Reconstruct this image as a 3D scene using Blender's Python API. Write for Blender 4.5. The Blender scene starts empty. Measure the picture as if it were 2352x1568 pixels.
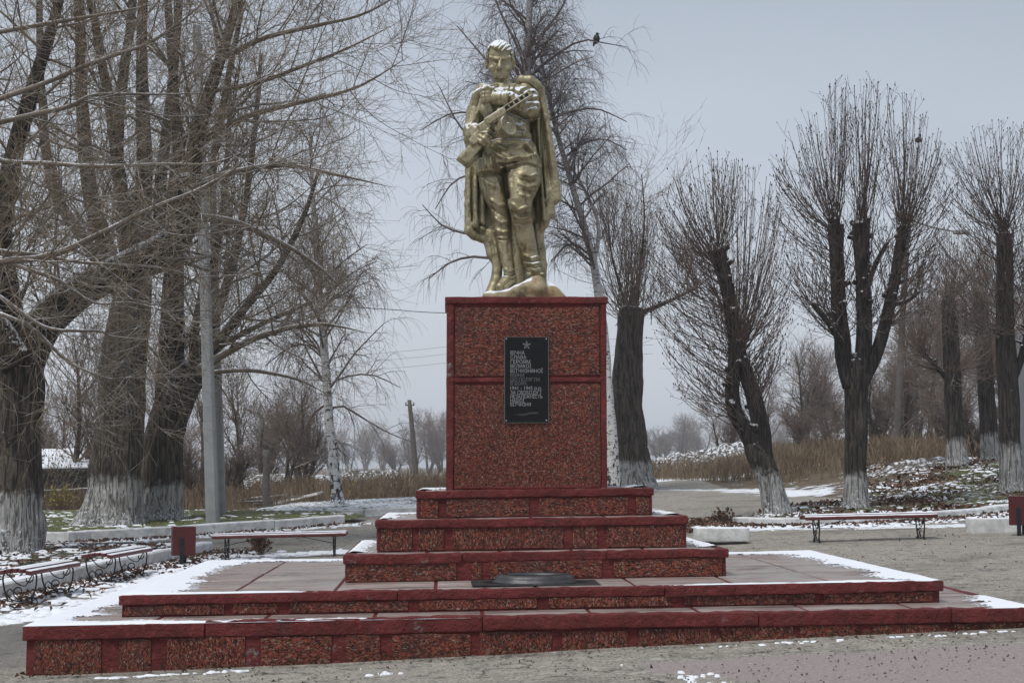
import bpy, bmesh, math
import numpy as np
from mathutils import Vector, Matrix

# ------------------------------------------------------------------ camera, sky, sun, exposure
SC = bpy.context.scene
COL = SC.collection
FPX = 3267.0                      # focal length in units of a 2352-wide picture (50 mm on 36 mm)
PITCH = math.radians(5.05)
CAMZ = 1.6
cd = bpy.data.cameras.new('camera'); cam = bpy.data.objects.new('camera', cd); COL.objects.link(cam)
cd.lens = 50.0; cd.sensor_width = 36.0; cd.clip_end = 3000.0; cd.clip_start = 0.1
cam.location = (0, 0, CAMZ); cam.rotation_euler = (math.radians(90) + PITCH, 0, 0)
SC.camera = cam

SUN_EL, SUN_AZ = math.radians(58), math.radians(-35)
w = bpy.data.worlds.new('World'); SC.world = w; w.use_nodes = True
nt = w.node_tree; nt.nodes.clear()
sky = nt.nodes.new('ShaderNodeTexSky'); sky.sky_type = 'NISHITA'; sky.sun_disc = False
sky.sun_elevation = SUN_EL; sky.sun_rotation = SUN_AZ; sky.air_density = 1.6; sky.dust_density = 4.0
hs = nt.nodes.new('ShaderNodeHueSaturation'); hs.inputs['Saturation'].default_value = 0.42
nt.links.new(sky.outputs[0], hs.inputs['Color'])
# overcast: an even cloud layer over the clear sky
mx = nt.nodes.new('ShaderNodeMix'); mx.data_type = 'RGBA'; mx.inputs[0].default_value = 0.80
nt.links.new(hs.outputs[0], mx.inputs[6]); mx.inputs[7].default_value = (3.95, 4.42, 5.15, 1)
bg = nt.nodes.new('ShaderNodeBackground'); bg.inputs[1].default_value = 0.1
# the mist layer makes the sky palest at the horizon and greyer with height, alike all round
tc = nt.nodes.new('ShaderNodeTexCoord'); sx0 = nt.nodes.new('ShaderNodeSeparateXYZ'); nt.links.new(tc.outputs['Generated'], sx0.inputs[0])
rp = nt.nodes.new('ShaderNodeValToRGB'); el = rp.color_ramp.elements
for k_, (pos, c_) in enumerate(((0., (1.06, 1.04, 1.02)), (.12, (1.0, 1.0, 1.0)), (.32, (.72, .74, .765)), (1., (.64, .665, .70)))):
    e_ = el[k_] if k_ < 2 else el.new(pos)
    e_.position = pos; e_.color = (*c_, 1)
nt.links.new(sx0.outputs[2], rp.inputs[0])
mm = nt.nodes.new('ShaderNodeMix'); mm.data_type = 'RGBA'; mm.blend_type = 'MULTIPLY'; mm.inputs[0].default_value = 1
nt.links.new(mx.outputs[2], mm.inputs[6]); nt.links.new(rp.outputs[0], mm.inputs[7]); 
cn_ = nt.nodes.new('ShaderNodeTexNoise'); cn_.inputs['Scale'].default_value = 2.6; cn_.inputs['Detail'].default_value = 5; cm_ = nt.nodes.new('ShaderNodeMapping'); cm_.inputs['Scale'].default_value = (1, 1, 2.6); nt.links.new(tc.outputs['Generated'], cm_.inputs[0]); nt.links.new(cm_.outputs[0], cn_.inputs['Vector'])
cr_ = nt.nodes.new('ShaderNodeMapRange'); nt.links.new(cn_.outputs[0], cr_.inputs[0])
for k_, q_ in enumerate((.3, .7, .94, 1.06)): cr_.inputs[k_ + 1].default_value = q_
vm_ = nt.nodes.new('ShaderNodeVectorMath'); vm_.operation = 'SCALE'; nt.links.new(mm.outputs[2], vm_.inputs[0]); nt.links.new(cr_.outputs[0], vm_.inputs['Scale']); nt.links.new(vm_.outputs[0], bg.inputs[0])
wo = nt.nodes.new('ShaderNodeOutputWorld'); nt.links.new(bg.outputs[0], wo.inputs[0])

sd = bpy.data.lights.new('sun', 'SUN'); sd.energy = 1.5; sd.angle = math.radians(16); sd.color = (1, .97, .93)
so = bpy.data.objects.new('sun', sd); COL.objects.link(so)
so.location = (0, 0, 30)
sdir = Vector((math.sin(SUN_AZ) * math.cos(SUN_EL), -math.cos(SUN_AZ) * math.cos(SUN_EL), math.sin(SUN_EL)))
so.rotation_euler = sdir.to_track_quat('Z', 'Y').to_euler()

vs = SC.view_settings
vs.view_transform = 'Standard'; vs.look = 'None'; vs.gamma = 1; vs.exposure = 0.55; vs.use_curve_mapping = False
SC.cycles.use_denoising = True
SC.cycles.max_bounces = 6; SC.cycles.diffuse_bounces = 3; SC.cycles.glossy_bounces = 2; SC.cycles.volume_bounces = 2
SC.cycles.transparent_max_bounces = 4

# ------------------------------------------------------------------ helpers
def at(px, py, Y):
    """point at distance Y seen at picture position (px, py) of a 2352x1568 picture: used only to size and place things"""
    x = (px - 1176) / FPX; y = (784 - py) / FPX
    dy = math.cos(PITCH) - y * math.sin(PITCH); dz = math.sin(PITCH) + y * math.cos(PITCH)
    s = Y / dy
    return np.array((x * s, Y, CAMZ + dz * s))

def sstep(a, b, t):
    t = np.clip((np.asarray(t, float) - a) / (b - a), 0, 1); return t * t * (3 - 2 * t)

def gz(x, y):
    x = np.asarray(x, float); y = np.asarray(y, float)
    z = .45 * np.tanh(x / 10) + .008 * (np.clip(y, -20, 30) - 12.6) + .02 * np.clip(y - 30, 0, 30)
    return z + .9 * sstep(8, 15, x) * sstep(30, 46, y)

_H = np.random.default_rng(99).random(65536).astype(np.float32)
def vnoise(p, seed=0):
    """value noise, p (...,3) -> 0..1"""
    p = np.asarray(p, float); i = np.floor(p).astype(np.int64); f = p - i; f = f * f * (3 - 2 * f)
    out = 0
    for dx in (0, 1):
        wx = f[..., 0] if dx else 1 - f[..., 0]
        for dy in (0, 1):
            wy = f[..., 1] if dy else 1 - f[..., 1]
            for dz in (0, 1):
                wz = f[..., 2] if dz else 1 - f[..., 2]
                h = ((i[..., 0] + dx) * 73856093 ^ (i[..., 1] + dy) * 19349663 ^ (i[..., 2] + dz) * 83492791 ^ seed * 2654435) & 65535
                out = out + wx * wy * wz * _H[h]
    return out
def fbm(p, o=4, seed=0):
    p = np.asarray(p, float); a = .5; s = 0; n = 0
    for k in range(o):
        s = s + a * vnoise(p * 2 ** k, seed + k); n += a; a *= .5
    return s / n

def link(o, parent=None):
    COL.objects.link(o)
    if parent is not None: o.parent = parent
    return o
def meshnp(name, V, F, smooth=True):
    """V (n,3), F (m,k) array or list of such arrays"""
    me = bpy.data.meshes.new(name)
    V = np.ascontiguousarray(V, dtype=np.float32)
    Fs = [np.asarray(a) for a in (F if isinstance(F, list) else [F]) if len(a)]
    me.vertices.add(len(V)); me.vertices.foreach_set('co', V.ravel())
    loops = np.concatenate([a.ravel() for a in Fs]).astype(np.int32)
    tot = np.concatenate([np.full(len(a), a.shape[1], np.int32) for a in Fs])
    start = np.concatenate([[0], np.cumsum(tot)[:-1]]).astype(np.int32)
    me.loops.add(len(loops)); me.loops.foreach_set('vertex_index', loops)
    me.polygons.add(len(tot)); me.polygons.foreach_set('loop_start', start); me.polygons.foreach_set('loop_total', tot)
    me.polygons.foreach_set('use_smooth', np.full(len(tot), smooth, bool))
    me.update(calc_edges=True)
    return me
def obj(name, me, mat=None, parent=None):
    o = bpy.data.objects.new(name, me)
    if mat is not None:
        if len(me.materials) == 0: me.materials.append(mat)
    return link(o, parent)
def tag(o, label=None, cat=None, group=None, kind=None):
    if label: o['label'] = label
    if cat: o['category'] = cat
    if group: o['group'] = group
    if kind: o['kind'] = kind
    return o
def thing(name, loc, label, cat, group=None, rz=0):
    e = bpy.data.objects.new(name, None); e.location = loc; e.rotation_euler = (0, 0, rz); e.empty_display_size = .2
    link(e); return tag(e, label, cat, group)

class MB:
    """collects pieces of one part into one mesh"""
    def __init__(s): s.V = []; s.F = {}; s.n = 0
    def add(s, V, F):
        V = np.asarray(V, float)
        for a in (F if isinstance(F, list) else [F]):
            a = np.asarray(a)
            if len(a): s.F.setdefault(a.shape[1], []).append(a + s.n)
        s.V.append(V); s.n += len(V); return s
    def build(s, name, mat, parent=None, smooth=True):
        return obj(name, s.mesh(name, smooth), mat, parent)
    def mesh(s, name, smooth=True):
        return meshnp(name, np.concatenate(s.V), [np.concatenate(v) for v in s.F.values()], smooth)

def rbox(x0, x1, y0, y1, z0, z1, seg=.1, r=.01, amp=0, seed=0, nf=6.0):
    """rounded box, subdivided, with a little uneven noise"""
    lo = np.array((x0, y0, z0), float); hi = np.array((x1, y1, z1), float); n = np.maximum(1, np.round((hi - lo) / seg)).astype(int)
    r = min(r, .45 * (hi - lo).min())
    ax = []
    for k in range(3):
        t = np.linspace(lo[k], hi[k], n[k] + 1)
        if r > 0: t = np.unique(np.concatenate([[lo[k], lo[k] + .3 * r, lo[k] + r], t[(t > lo[k] + r * 1.2) & (t < hi[k] - r * 1.2)], [hi[k] - r, hi[k] - .3 * r, hi[k]]]))
        ax.append(t)
    V = []; F = []; c = 0
    for k in range(3):
        a, b = [(1, 2), (2, 0), (0, 1)][k]
        A, B = np.meshgrid(ax[a], ax[b], indexing='ij'); na, nb = A.shape
        I = np.arange(na * nb).reshape(na, nb)
        Q = np.stack([I[:-1, :-1], I[1:, :-1], I[1:, 1:], I[:-1, 1:]], -1).reshape(-1, 4)
        for side in (0, 1):
            P = np.zeros((na * nb, 3)); P[:, a] = A.ravel(); P[:, b] = B.ravel(); P[:, k] = hi[k] if side else lo[k]
            V.append(P); F.append((Q if side else Q[:, ::-1]) + c); c += na * nb
    V = np.concatenate(V); F = np.concatenate(F)
    key = np.round(V * 1e5).astype(np.int64); _, idx, inv = np.unique(key, axis=0, return_index=True, return_inverse=True)
    V = V[idx]; F = inv.reshape(-1)[F]
    if r > 0:
        q = np.clip(V, lo + r, hi - r); d = V - q; L = np.linalg.norm(d, axis=1, keepdims=True)
        V = np.where(L > 1e-9, q + d / np.maximum(L, 1e-9) * r, V)
    if amp:
        for k in range(3): V[:, k] += (fbm(V * nf + 31.7 * k, 3, seed + k) - .5) * 2 * amp
    return V, F

def resample(P, n, r=None):
    """Catmull-Rom through control points P (m,3)"""
    P = np.asarray(P, float); m = len(P)
    E = np.concatenate([[2 * P[0] - P[1]], P, [2 * P[-1] - P[-2]]])
    t = np.linspace(0, m - 1, n); i = np.minimum(t.astype(int), m - 2); f = (t - i)[:, None]
    a, b, c, d = E[i], E[i + 1], E[i + 2], E[i + 3]
    Q = .5 * (2 * b + (c - a) * f + (2 * a - 5 * b + 4 * c - d) * f ** 2 + (3 * b - a - 3 * c + d) * f ** 3)
    if r is None: return Q
    return Q, np.interp(t, np.arange(m), r)

def tubes(P, R, sides=3, cap=False):
    """P (N,K,3), R (N,K) -> verts, quads (vectorised)"""
    P = np.asarray(P, float); R = np.asarray(R, float); N, K, _ = P.shape
    T = np.gradient(P, axis=1); T /= np.maximum(np.linalg.norm(T, axis=2, keepdims=True), 1e-9)
    m = T.mean(1); ref = np.zeros((N, 3)); ref[np.arange(N), np.argmin(np.abs(m), 1)] = 1
    A = np.cross(T, ref[:, None, :]); A /= np.maximum(np.linalg.norm(A, axis=2, keepdims=True), 1e-9); B = np.cross(T, A)
    th = np.arange(sides) * 2 * math.pi / sides
    V = P[:, :, None, :] + R[:, :, None, None] * (np.cos(th)[None, None, :, None] * A[:, :, None, :] + np.sin(th)[None, None, :, None] * B[:, :, None, :])
    I = np.arange(N * K * sides).reshape(N, K, sides); J = np.roll(I, -1, 2)
    F = np.stack([I[:, :-1], J[:, :-1], J[:, 1:], I[:, 1:]], -1).reshape(-1, 4)
    if cap and sides == 4:
        F = np.concatenate([F, I[:, 0, ::-1], I[:, -1]])
    return V.reshape(-1, 3), F
def tube1(P, r, sides=8, n=None, cap=True):
    """one tube along a polyline; end caps are n-gons"""
    P = np.asarray(P, float)
    R = np.full(len(P), r, float) if np.isscalar(r) else np.asarray(r, float)
    if n: P, R = resample(P, n, R)
    V, F = tubes(P[None], R[None], sides)
    if not cap: return V, F
    K = len(P)
    return V, [F, np.arange(sides)[::-1][None], (np.arange(sides) + (K - 1) * sides)[None]]
def lathe(prof, n=32, c=(0, 0, 0)):
    prof = np.asarray(prof, float); th = np.arange(n) * 2 * math.pi / n
    V = np.stack([prof[:, None, 0] * np.cos(th), prof[:, None, 0] * np.sin(th), np.repeat(prof[:, 1:2], n, 1)], -1).reshape(-1, 3) + np.asarray(c)
    I = np.arange(len(prof) * n).reshape(-1, n); J = np.roll(I, -1, 1)
    return V, np.stack([I[:-1], J[:-1], J[1:], I[1:]], -1).reshape(-1, 4)
def prism(pts, axis_fn, a, b):
    """polygon pts (n,2) swept from a to b; axis_fn(u,v,w)->xyz"""
    n = len(pts); V = np.array([axis_fn(u, v, a) for u, v in pts] + [axis_fn(u, v, b) for u, v in pts])
    i = np.arange(n); j = np.roll(i, -1)
    return V, [np.stack([i, j, j + n, i + n], -1), np.arange(n)[::-1][None], (np.arange(n) + n)[None]]

# ------------------------------------------------------------------ materials
def newmat(name):
    m = bpy.data.materials.new(name); m.use_nodes = True; t = m.node_tree
    return m, t, t.nodes['Principled BSDF']
class NT:
    def __init__(s, t): s.t = t
    def n(s, typ, **kw):
        x = s.t.nodes.new('ShaderNode' + typ)
        for k, v in kw.items(): setattr(x, k, v)
        return x
    def l(s, a, b): s.t.links.new(a, b)
    def coord(s, kind='Object'): return s.n('TexCoord').outputs[kind]
    def mapping(s, src, scale=(1, 1, 1), rot=(0, 0, 0)):
        m = s.n('Mapping'); m.inputs['Scale'].default_value = scale; m.inputs['Rotation'].default_value = rot; s.l(src, m.inputs[0]); return m.outputs[0]
    def noise(s, vec, scale=5, detail=4, rough=.55, dist=0):
        x = s.n('TexNoise'); x.inputs['Scale'].default_value = scale; x.inputs['Detail'].default_value = detail
        x.inputs['Roughness'].default_value = rough; x.inputs['Distortion'].default_value = dist
        if vec is not None: s.l(vec, x.inputs['Vector'])
        return x.outputs[0]
    def ramp(s, fac, stops, interp='LINEAR'):
        r = s.n('ValToRGB'); r.color_ramp.interpolation = interp; e = r.color_ramp.elements
        while len(e) < len(stops): e.new(.5)
        for k, (p, c) in enumerate(stops):
            e[k].position = p; e[k].color = (*((c, c, c) if np.isscalar(c) else c), 1)
        s.l(fac, r.inputs[0]); return r.outputs[0]
    def mix(s, f, a, b, typ='MIX'):
        m = s.n('Mix', data_type='RGBA', blend_type=typ)
        for sock, v in ((m.inputs[0], f), (m.inputs[6], a), (m.inputs[7], b)):
            if isinstance(v, bpy.types.NodeSocket): s.l(v, sock)
            elif isinstance(v, (int, float)): sock.default_value = v
            else: sock.default_value = (*v, 1)
        return m.outputs[2]
    def math(s, op, a, b=None, c=None, clamp=False):
        m = s.n('Math', operation=op, use_clamp=clamp)
        for k, v in enumerate((a, b, c)):
            if v is None: continue
            if isinstance(v, bpy.types.NodeSocket): s.l(v, m.inputs[k])
            else: m.inputs[k].default_value = v
        return m.outputs[0]
    def mrange(s, v, a, b, c=0., d=1.):
        m = s.n('MapRange'); s.l(v, m.inputs[0])
        for k, q in enumerate((a, b, c, d)): m.inputs[k + 1].default_value = q
        return m.outputs[0]
    def sep(s, v):
        x = s.n('SeparateXYZ'); s.l(v, x.inputs[0]); return x.outputs
    def normal_z(s): return s.sep(s.n('NewGeometry').outputs['Normal'])[2]
    def attr(s, name): return s.n('Attribute', attribute_name=name).outputs['Fac']
    def bump(s, bsdf, h, strength=.5, dist=.02):
        b = s.n('Bump'); b.inputs['Strength'].default_value = strength; b.inputs['Distance'].default_value = dist
        s.l(h, b.inputs['Height']); s.l(b.outputs[0], bsdf.inputs['Normal'])
SNOWC = (.85, .875, .92)

def m_plain(name, c, rough=.6, metal=0, var=.25, nscale=8, bump=.2, bscale=40, bdist=.004, snow=None, spec=.5, coord='Object'):
    m, t, b = newmat(name); g = NT(t); v = g.coord(coord)
    n1 = g.noise(v, nscale, 5, .6)
    col = g.mix(g.ramp(n1, [(.3, 0), (.7, 1)]), tuple(x * (1 - var) for x in c), tuple(min(1, x * (1 + var)) for x in c))
    if snow:
        nz = g.normal_z(); k = g.math('ADD', nz, g.math('MULTIPLY', g.math('SUBTRACT', g.noise(v, snow[2], 3), .5), snow[3]))
        f = g.mrange(k, snow[0], snow[1]); col = g.mix(f, col, SNOWC)
        if metal: g.l(g.math('MULTIPLY', g.math('SUBTRACT', 1, f), metal), b.inputs['Metallic'])
        g.l(g.math('ADD', g.math('MULTIPLY', f, .9 - rough), rough), b.inputs['Roughness'])
    else:
        b.inputs['Roughness'].default_value = rough; b.inputs['Metallic'].default_value = metal
    b.inputs['Specular IOR Level'].default_value = spec
    g.l(col, b.inputs['Base Color'])
    if bump: g.bump(b, g.noise(v, bscale, 5, .65), bump, bdist)
    return m

def m_granite(name, stretch, rot=(0, 0, 0), seed=0., scale=30):
    m, t, b = newmat(name); g = NT(t)
    v0 = g.coord('Object'); ri = g.n('ObjectInfo').outputs['Random']
    off = g.n('VectorMath', operation='ADD'); g.l(v0, off.inputs[0])
    cb = g.n('CombineXYZ'); g.l(g.math('MULTIPLY', ri, 37.), cb.inputs[0]); g.l(g.math('MULTIPLY', ri, 19.), cb.inputs[2]); g.l(cb.outputs[0], off.inputs[1])
    v = g.mapping(off.outputs[0], stretch, rot)
    d = g.n('TexNoise'); d.inputs['Scale'].default_value = scale * .8; d.inputs['Detail'].default_value = 3; g.l(v, d.inputs['Vector'])
    dv = g.n('VectorMath', operation='MULTIPLY_ADD'); g.l(d.outputs['Color'], dv.inputs[0]); dv.inputs[1].default_value = (.03, .03, .03); g.l(v, dv.inputs[2])
    vo = g.n('TexVoronoi'); vo.inputs['Scale'].default_value = scale; g.l(dv.outputs[0], vo.inputs['Vector'])
    h = g.sep(vo.outputs['Color'])[0]
    big = g.noise(off.outputs[0], 3.0, 3)
    h2 = g.math('ADD', h, g.math('MULTIPLY', g.math('SUBTRACT', big, .5), .35))
    col = g.ramp(h2, [(0, (.008, .007, .007)), (.27, (.020, .012, .010)), (.36, (.130, .035, .025)), (.56, (.255, .058, .036)), (.84, (.38, .095, .053)), (.95, (.30, .20, .15))], 'CONSTANT')
    fine = g.noise(v, scale * 3, 3, .7)
    col = g.mix(.4, col, g.mix(g.ramp(fine, [(.42, 0), (.58, 1)]), (.034, .016, .013), (.38, .092, .054)), 'MIX')
    vo2 = g.n('TexVoronoi'); vo2.inputs['Scale'].default_value = scale * 1.7; g.l(dv.outputs[0], vo2.inputs['Vector'])
    spk = g.sep(vo2.outputs['Color'])
    col = g.mix(g.mrange(spk[1], .945, .955), col, (.30, .27, .23)); col = g.mix(g.mrange(spk[2], .72, .74), col, (.010, .009, .009))
    stain = g.noise(g.mapping(v0, (1, 1, .35)), 2.4, 6, .7)
    col = g.mix(g.math('MULTIPLY', g.mrange(stain, .52, .70), .45), col, (.055, .040, .036))
    col = g.mix(g.math('MULTIPLY', ri, .22), col, (.06, .03, .025))
    g.l(col, b.inputs['Base Color'])
    b.inputs['Roughness'].default_value = .5; b.inputs['Specular IOR Level'].default_value = .18
    g.bump(b, fine, .25, .004)
    return m

def m_redpaint():
    m, t, b = newmat('red_paint'); g = NT(t); v = g.coord('Object')
    n1 = g.noise(v, 3.5, 6, .62); n2 = g.noise(v, 14, 5, .65); n3 = g.noise(v, 2.1, 7, .75)
    col = g.mix(g.ramp(n1, [(.3, 0), (.72, 1)]), (.108, .020, .019), (.205, .039, .037))
    col = g.mix(g.mrange(n2, .56, .70), col, (.24, .052, .056))
    col = g.mix(g.mrange(n2, .36, .28), col, (.07, .018, .018))
    peel = g.math('MULTIPLY', g.mrange(n3, .61, .66), g.mrange(g.noise(v, 26, 5, .7), .46, .58)); col = g.mix(g.math('MULTIPLY', g.mrange(g.noise(g.mapping(v, (1, 1, .3)), 5, 5, .7), .55, .7), .5), col, (.075, .040, .036))
    col = g.mix(peel, col, (.25, .23, .22))
    g.l(col, b.inputs['Base Color'])
    g.l(g.mrange(n2, .3, .7, .38, .65), b.inputs['Roughness']); b.inputs['Specular IOR Level'].default_value = .2
    h = g.math('ADD', g.noise(v, 13, 7, .68), g.math('MULTIPLY', g.noise(v, 45, 4, .6), .4))
    g.bump(b, h, 1.0, .045)
    return m

def m_tile():
    m, t, b = newmat('worn_paving'); g = NT(t); v = g.coord('Object')
    ri = g.n('ObjectInfo').outputs['Random']
    n1 = g.noise(g.mapping(v, (.6, 2.2, 1)), 2.2, 6, .65); n2 = g.noise(v, 9, 5, .7)
    col = g.mix(g.ramp(n1, [(.3, 0), (.7, 1)]), (.24, .195, .175), (.43, .39, .355))
    col = g.mix(g.mrange(n2, .54, .72), col, (.33, .19, .165))
    col = g.mix(g.math('MULTIPLY', ri, .3), col, (.28, .18, .16))
    g.l(col, b.inputs['Base Color'])
    g.l(g.mrange(n1, .38, .62, .18, .55), b.inputs['Roughness'])
    g.bump(b, n2, .25, .006)
    return m

def m_snow(name='snow'):
    m, t, b = newmat(name); g = NT(t); v = g.coord('Object')
    b.inputs['Base Color'].default_value = (*SNOWC, 1); b.inputs['Roughness'].default_value = .8
    b.inputs['Specular IOR Level'].default_value = .2
    g.bump(b, g.noise(v, 30, 4, .6), .35, .01)
    return m

def m_bark(name, dark, light, white=None, wash_h=None, snow=.25, scale=7., vert=.16):
    """ridged bark; whitewash up to wash_h metres above the foot (object origin at the foot)"""
    m, t, b = newmat(name); g = NT(t); v = g.coord('Object')
    vv = g.mapping(v, (1, 1, vert))
    rid = g.noise(vv, scale, 6, .62, .6)
    fur = g.noise(g.mapping(v, (1, 1, vert * .8)), scale * 1.7, 5, .6, 1.2); fur2 = g.noise(g.mapping(v, (1, 1, .35)), scale * 3.2, 4, .65, .4)
    crack = g.math('MULTIPLY', g.mrange(fur, .40, .56), g.mrange(fur2, .30, .46, .45, 1.))
    hgt = g.math('MULTIPLY', crack, g.mrange(rid, .25, .75, .5, 1.))
    col = g.mix(hgt, dark, light)
    if white:
        z = g.sep(v)[2]
        ri = g.n('ObjectInfo').outputs['Random']; edge = g.math('ADD', g.math('ADD', z, g.math('MULTIPLY', g.math('SUBTRACT', ri, .5), .45)), g.math('MULTIPLY', g.math('SUBTRACT', g.noise(v, 2.2, 6, .7), .5), .9))
        f = g.mrange(edge, wash_h - .10, wash_h + .10, 1, 0)
        f = g.math('MULTIPLY', f, g.mrange(hgt, .10, .40, .22, 1.))
        col = g.mix(f, col, white)
    if snow:
        nz = g.normal_z(); k = g.math('ADD', nz, g.math('MULTIPLY', g.math('SUBTRACT', g.noise(v, 16, 3), .5), 1.1))
        col = g.mix(g.mrange(k, .62 if white else .48, .75 if white else .62), col, SNOWC)
        if white:
            low = g.mrange(z, .75, .0, 0, 1.); sp = g.mrange(g.math('ADD', g.noise(v, 14, 3, .6), g.math('MULTIPLY', low, .22)), .73, .76)
            col = g.mix(g.math('MULTIPLY', sp, .9), col, SNOWC)
    g.l(col, b.inputs['Base Color']); b.inputs['Roughness'].default_value = .85; b.inputs['Specular IOR Level'].default_value = .2
    g.bump(b, hgt, .9, .06)
    return m

def m_twig(name, c1, c2, snow=.5):
    m, t, b = newmat(name); g = NT(t); v = g.coord('Object')
    n = g.noise(v, 1.3, 3)
    col = g.mix(g.ramp(n, [(.35, 0), (.65, 1)]), c1, c2)
    if snow:
        k = g.math('ADD', g.normal_z(), g.math('MULTIPLY', g.math('SUBTRACT', g.noise(v, 5, 3), .5), 1.4))
        col = g.mix(g.math('MULTIPLY', g.mrange(k, .55, .85), snow), col, SNOWC)
    g.l(col, b.inputs['Base Color']); b.inputs['Roughness'].default_value = .75; b.inputs['Specular IOR Level'].default_value = .2
    return m

def m_birch(name):
    m, t, b = newmat(name); g = NT(t); v = g.coord('Object')
    hb = g.noise(g.mapping(v, (2.0, 2.0, 9.0)), 2.2, 4, .65); z = g.sep(v)[2]
    lowk = g.mrange(z, 2.4, .3, 0, .12); pat = g.noise(g.mapping(v, (3, 3, 1.6)), 2.6, 4, .7)
    f = g.math('MAXIMUM', g.mrange(hb, .57, .60), g.mrange(g.math('ADD', pat, lowk), .60, .64))
    col = g.mix(f, g.mix(g.noise(v, 2, 3), (.50, .49, .48), (.74, .73, .72)), (.018, .016, .016))
    col = g.mix(g.mrange(z, 4.5, 9.0, 0, .6), col, (.15, .12, .11))
    k = g.math('ADD', g.noise(v, 16, 3, .6), g.mrange(z, .5, 0, 0, .25))
    col = g.mix(g.mrange(k, .68, .72), col, SNOWC)
    g.l(col, b.inputs['Base Color']); b.inputs['Roughness'].default_value = .7
    g.bump(b, f, .4, .02)
    return m

def m_gold():
    m, t, b = newmat('gold_paint'); g = NT(t); v = g.coord('Object')
    n1 = g.noise(v, 3.2, 6, .65); n2 = g.noise(g.mapping(v, (2.2, 2.2, .7)), 5, 6, .7); n3 = g.noise(v, 26, 5, .7)
    col = g.mix(g.ramp(n1, [(.3, 0), (.7, 1)]), (.245, .206, .112), (.475, .420, .275))
    col = g.mix(g.mrange(n2, .50, .66), col, (.125, .090, .032))
    col = g.mix(g.math('MULTIPLY', g.mrange(n3, .56, .68), .85), col, (.060, .048, .026))
    col = g.mix(g.math('MULTIPLY', g.mrange(n2, .30, .22), .7), col, (.17, .085, .045))
    k = g.math('ADD', g.normal_z(), g.math('MULTIPLY', g.math('SUBTRACT', g.noise(v, 7, 3), .5), .55))
    z = g.sep(v)[2]
    lim = g.mrange(z, 1.70, 1.95, .50, 0); face = g.math('MULTIPLY', g.mrange(z, 2.36, 2.40, 0, .5), g.mrange(z, 2.72, 2.68, 0, 1))
    f = g.mrange(g.math('SUBTRACT', g.math('SUBTRACT', k, lim), face), .36, .46)
    col = g.mix(f, col, SNOWC); g.l(col, b.inputs['Base Color'])
    g.l(g.mrange(f, 0, 1, .42, 0), b.inputs['Metallic'])
    g.l(g.math('MAXIMUM', g.mrange(n3, .35, .65, .34, .5), g.math('MULTIPLY', f, .85)), b.inputs['Roughness'])
    h = g.math('ADD', g.noise(v, 14, 5, .6), g.math('MULTIPLY', n3, .3))
    g.bump(b, h, .45, .03)
    return m

M = {}
M['granite'] = m_granite('granite_speckled', (1, 1, 1), scale=76)
M['granite_h'] = m_granite('granite_streaked', (.5, 1, 1.1), scale=80)
M['granite_v'] = m_granite('granite_upright_grain', (1.1, 1, .6), rot=(0, .18, 0), scale=80)
M['red'] = m_redpaint(); M['tile'] = m_tile(); M['snow'] = m_snow(); M['gold'] = m_gold()
M['plaque'] = m_plain('plaque_black', (.008, .0085, .009), .35, var=.3, bump=.02, spec=.2)
M['engrave'] = m_plain('engraved_grey', (.30, .31, .31), .7, var=.15, nscale=30, bump=0)
M['engrave_faint'] = m_plain('engraved_faint', (.13, .135, .135), .7, var=.2, nscale=30, bump=0)
M['steel'] = m_plain('steel', (.6, .6, .6), .3, .9, bump=0)
M['iron'] = m_plain('black_iron', (.012, .013, .016), .45, .3, var=.3, bump=.2)
M['castiron'] = m_plain('cast_iron', (.075, .072, .075), .45, .5, var=.35, nscale=12, bump=.4, bscale=50)
M['soot'] = m_plain('soot', (.006, .006, .006), .95, bump=.2)
M['plate'] = m_plain('burner_plate', (.045, .047, .05), .5, .4, var=.4, nscale=14)
M['benchwood'] = m_plain('bench_red_wood', (.115, .024, .023), .45, var=.3, nscale=12, bump=.3, snow=(.66, .82, 5, .7))
M['binred'] = m_plain('bin_red_metal', (.088, .019, .0185), .5, var=.2, nscale=9, bump=.25, bscale=25, snow=(.9, .97, 8, .6), spec=.25)
M['kerb'] = m_plain('kerb_whitewash', (.60, .60, .585), .85, var=.28, nscale=5, bump=.5, bscale=22, bdist=.02, snow=(.72, .85, 7, .5), coord='Object')
M['concrete'] = m_plain('pole_concrete', (.30, .31, .315), .8, var=.14, nscale=3, bump=.3, bscale=40)
M['wood_grey'] = m_plain('weathered_wood', (.11, .095, .085), .85, var=.3, nscale=6, bump=.5, bscale=20, snow=(.72, .86, 7, .5))
M['bark'] = m_bark('poplar_bark', (.026, .021, .017), (.165, .136, .106), (.50, .49, .465), 1.05, scale=8.5, vert=.11)
M['bark_b'] = m_bark('linden_bark', (.020, .017, .015), (.115, .097, .083), (.50, .49, .47), .95, scale=11., vert=.12)
M['bark_far'] = m_bark('far_bark', (.032, .026, .021), (.150, .122, .098), (.44, .43, .41), 1.0, scale=6.)
M['limb'] = m_bark('limb_bark', (.036, .028, .021), (.175, .138, .104), scale=6.)
M['limb_thick'] = m_bark('thick_limb_bark', (.018, .014, .011), (.105, .083, .062), scale=7.)
M['birch'] = m_birch('birch_bark')
M['twig_l'] = m_twig('poplar_twig', (.155, .112, .068), (.28, .215, .135), .5)
M['branch_l'] = m_twig('poplar_branch', (.125, .098, .072), (.22, .18, .14), .9)
M['twig_r'] = m_twig('linden_twig', (.080, .056, .046), (.145, .105, .086), .3)
M['twig_birch'] = m_twig('birch_twig', (.100, .074, .066), (.175, .135, .122), .3)
M['twig_far'] = m_twig('far_twig', (.145, .105, .080), (.24, .178, .138), .2)
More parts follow.
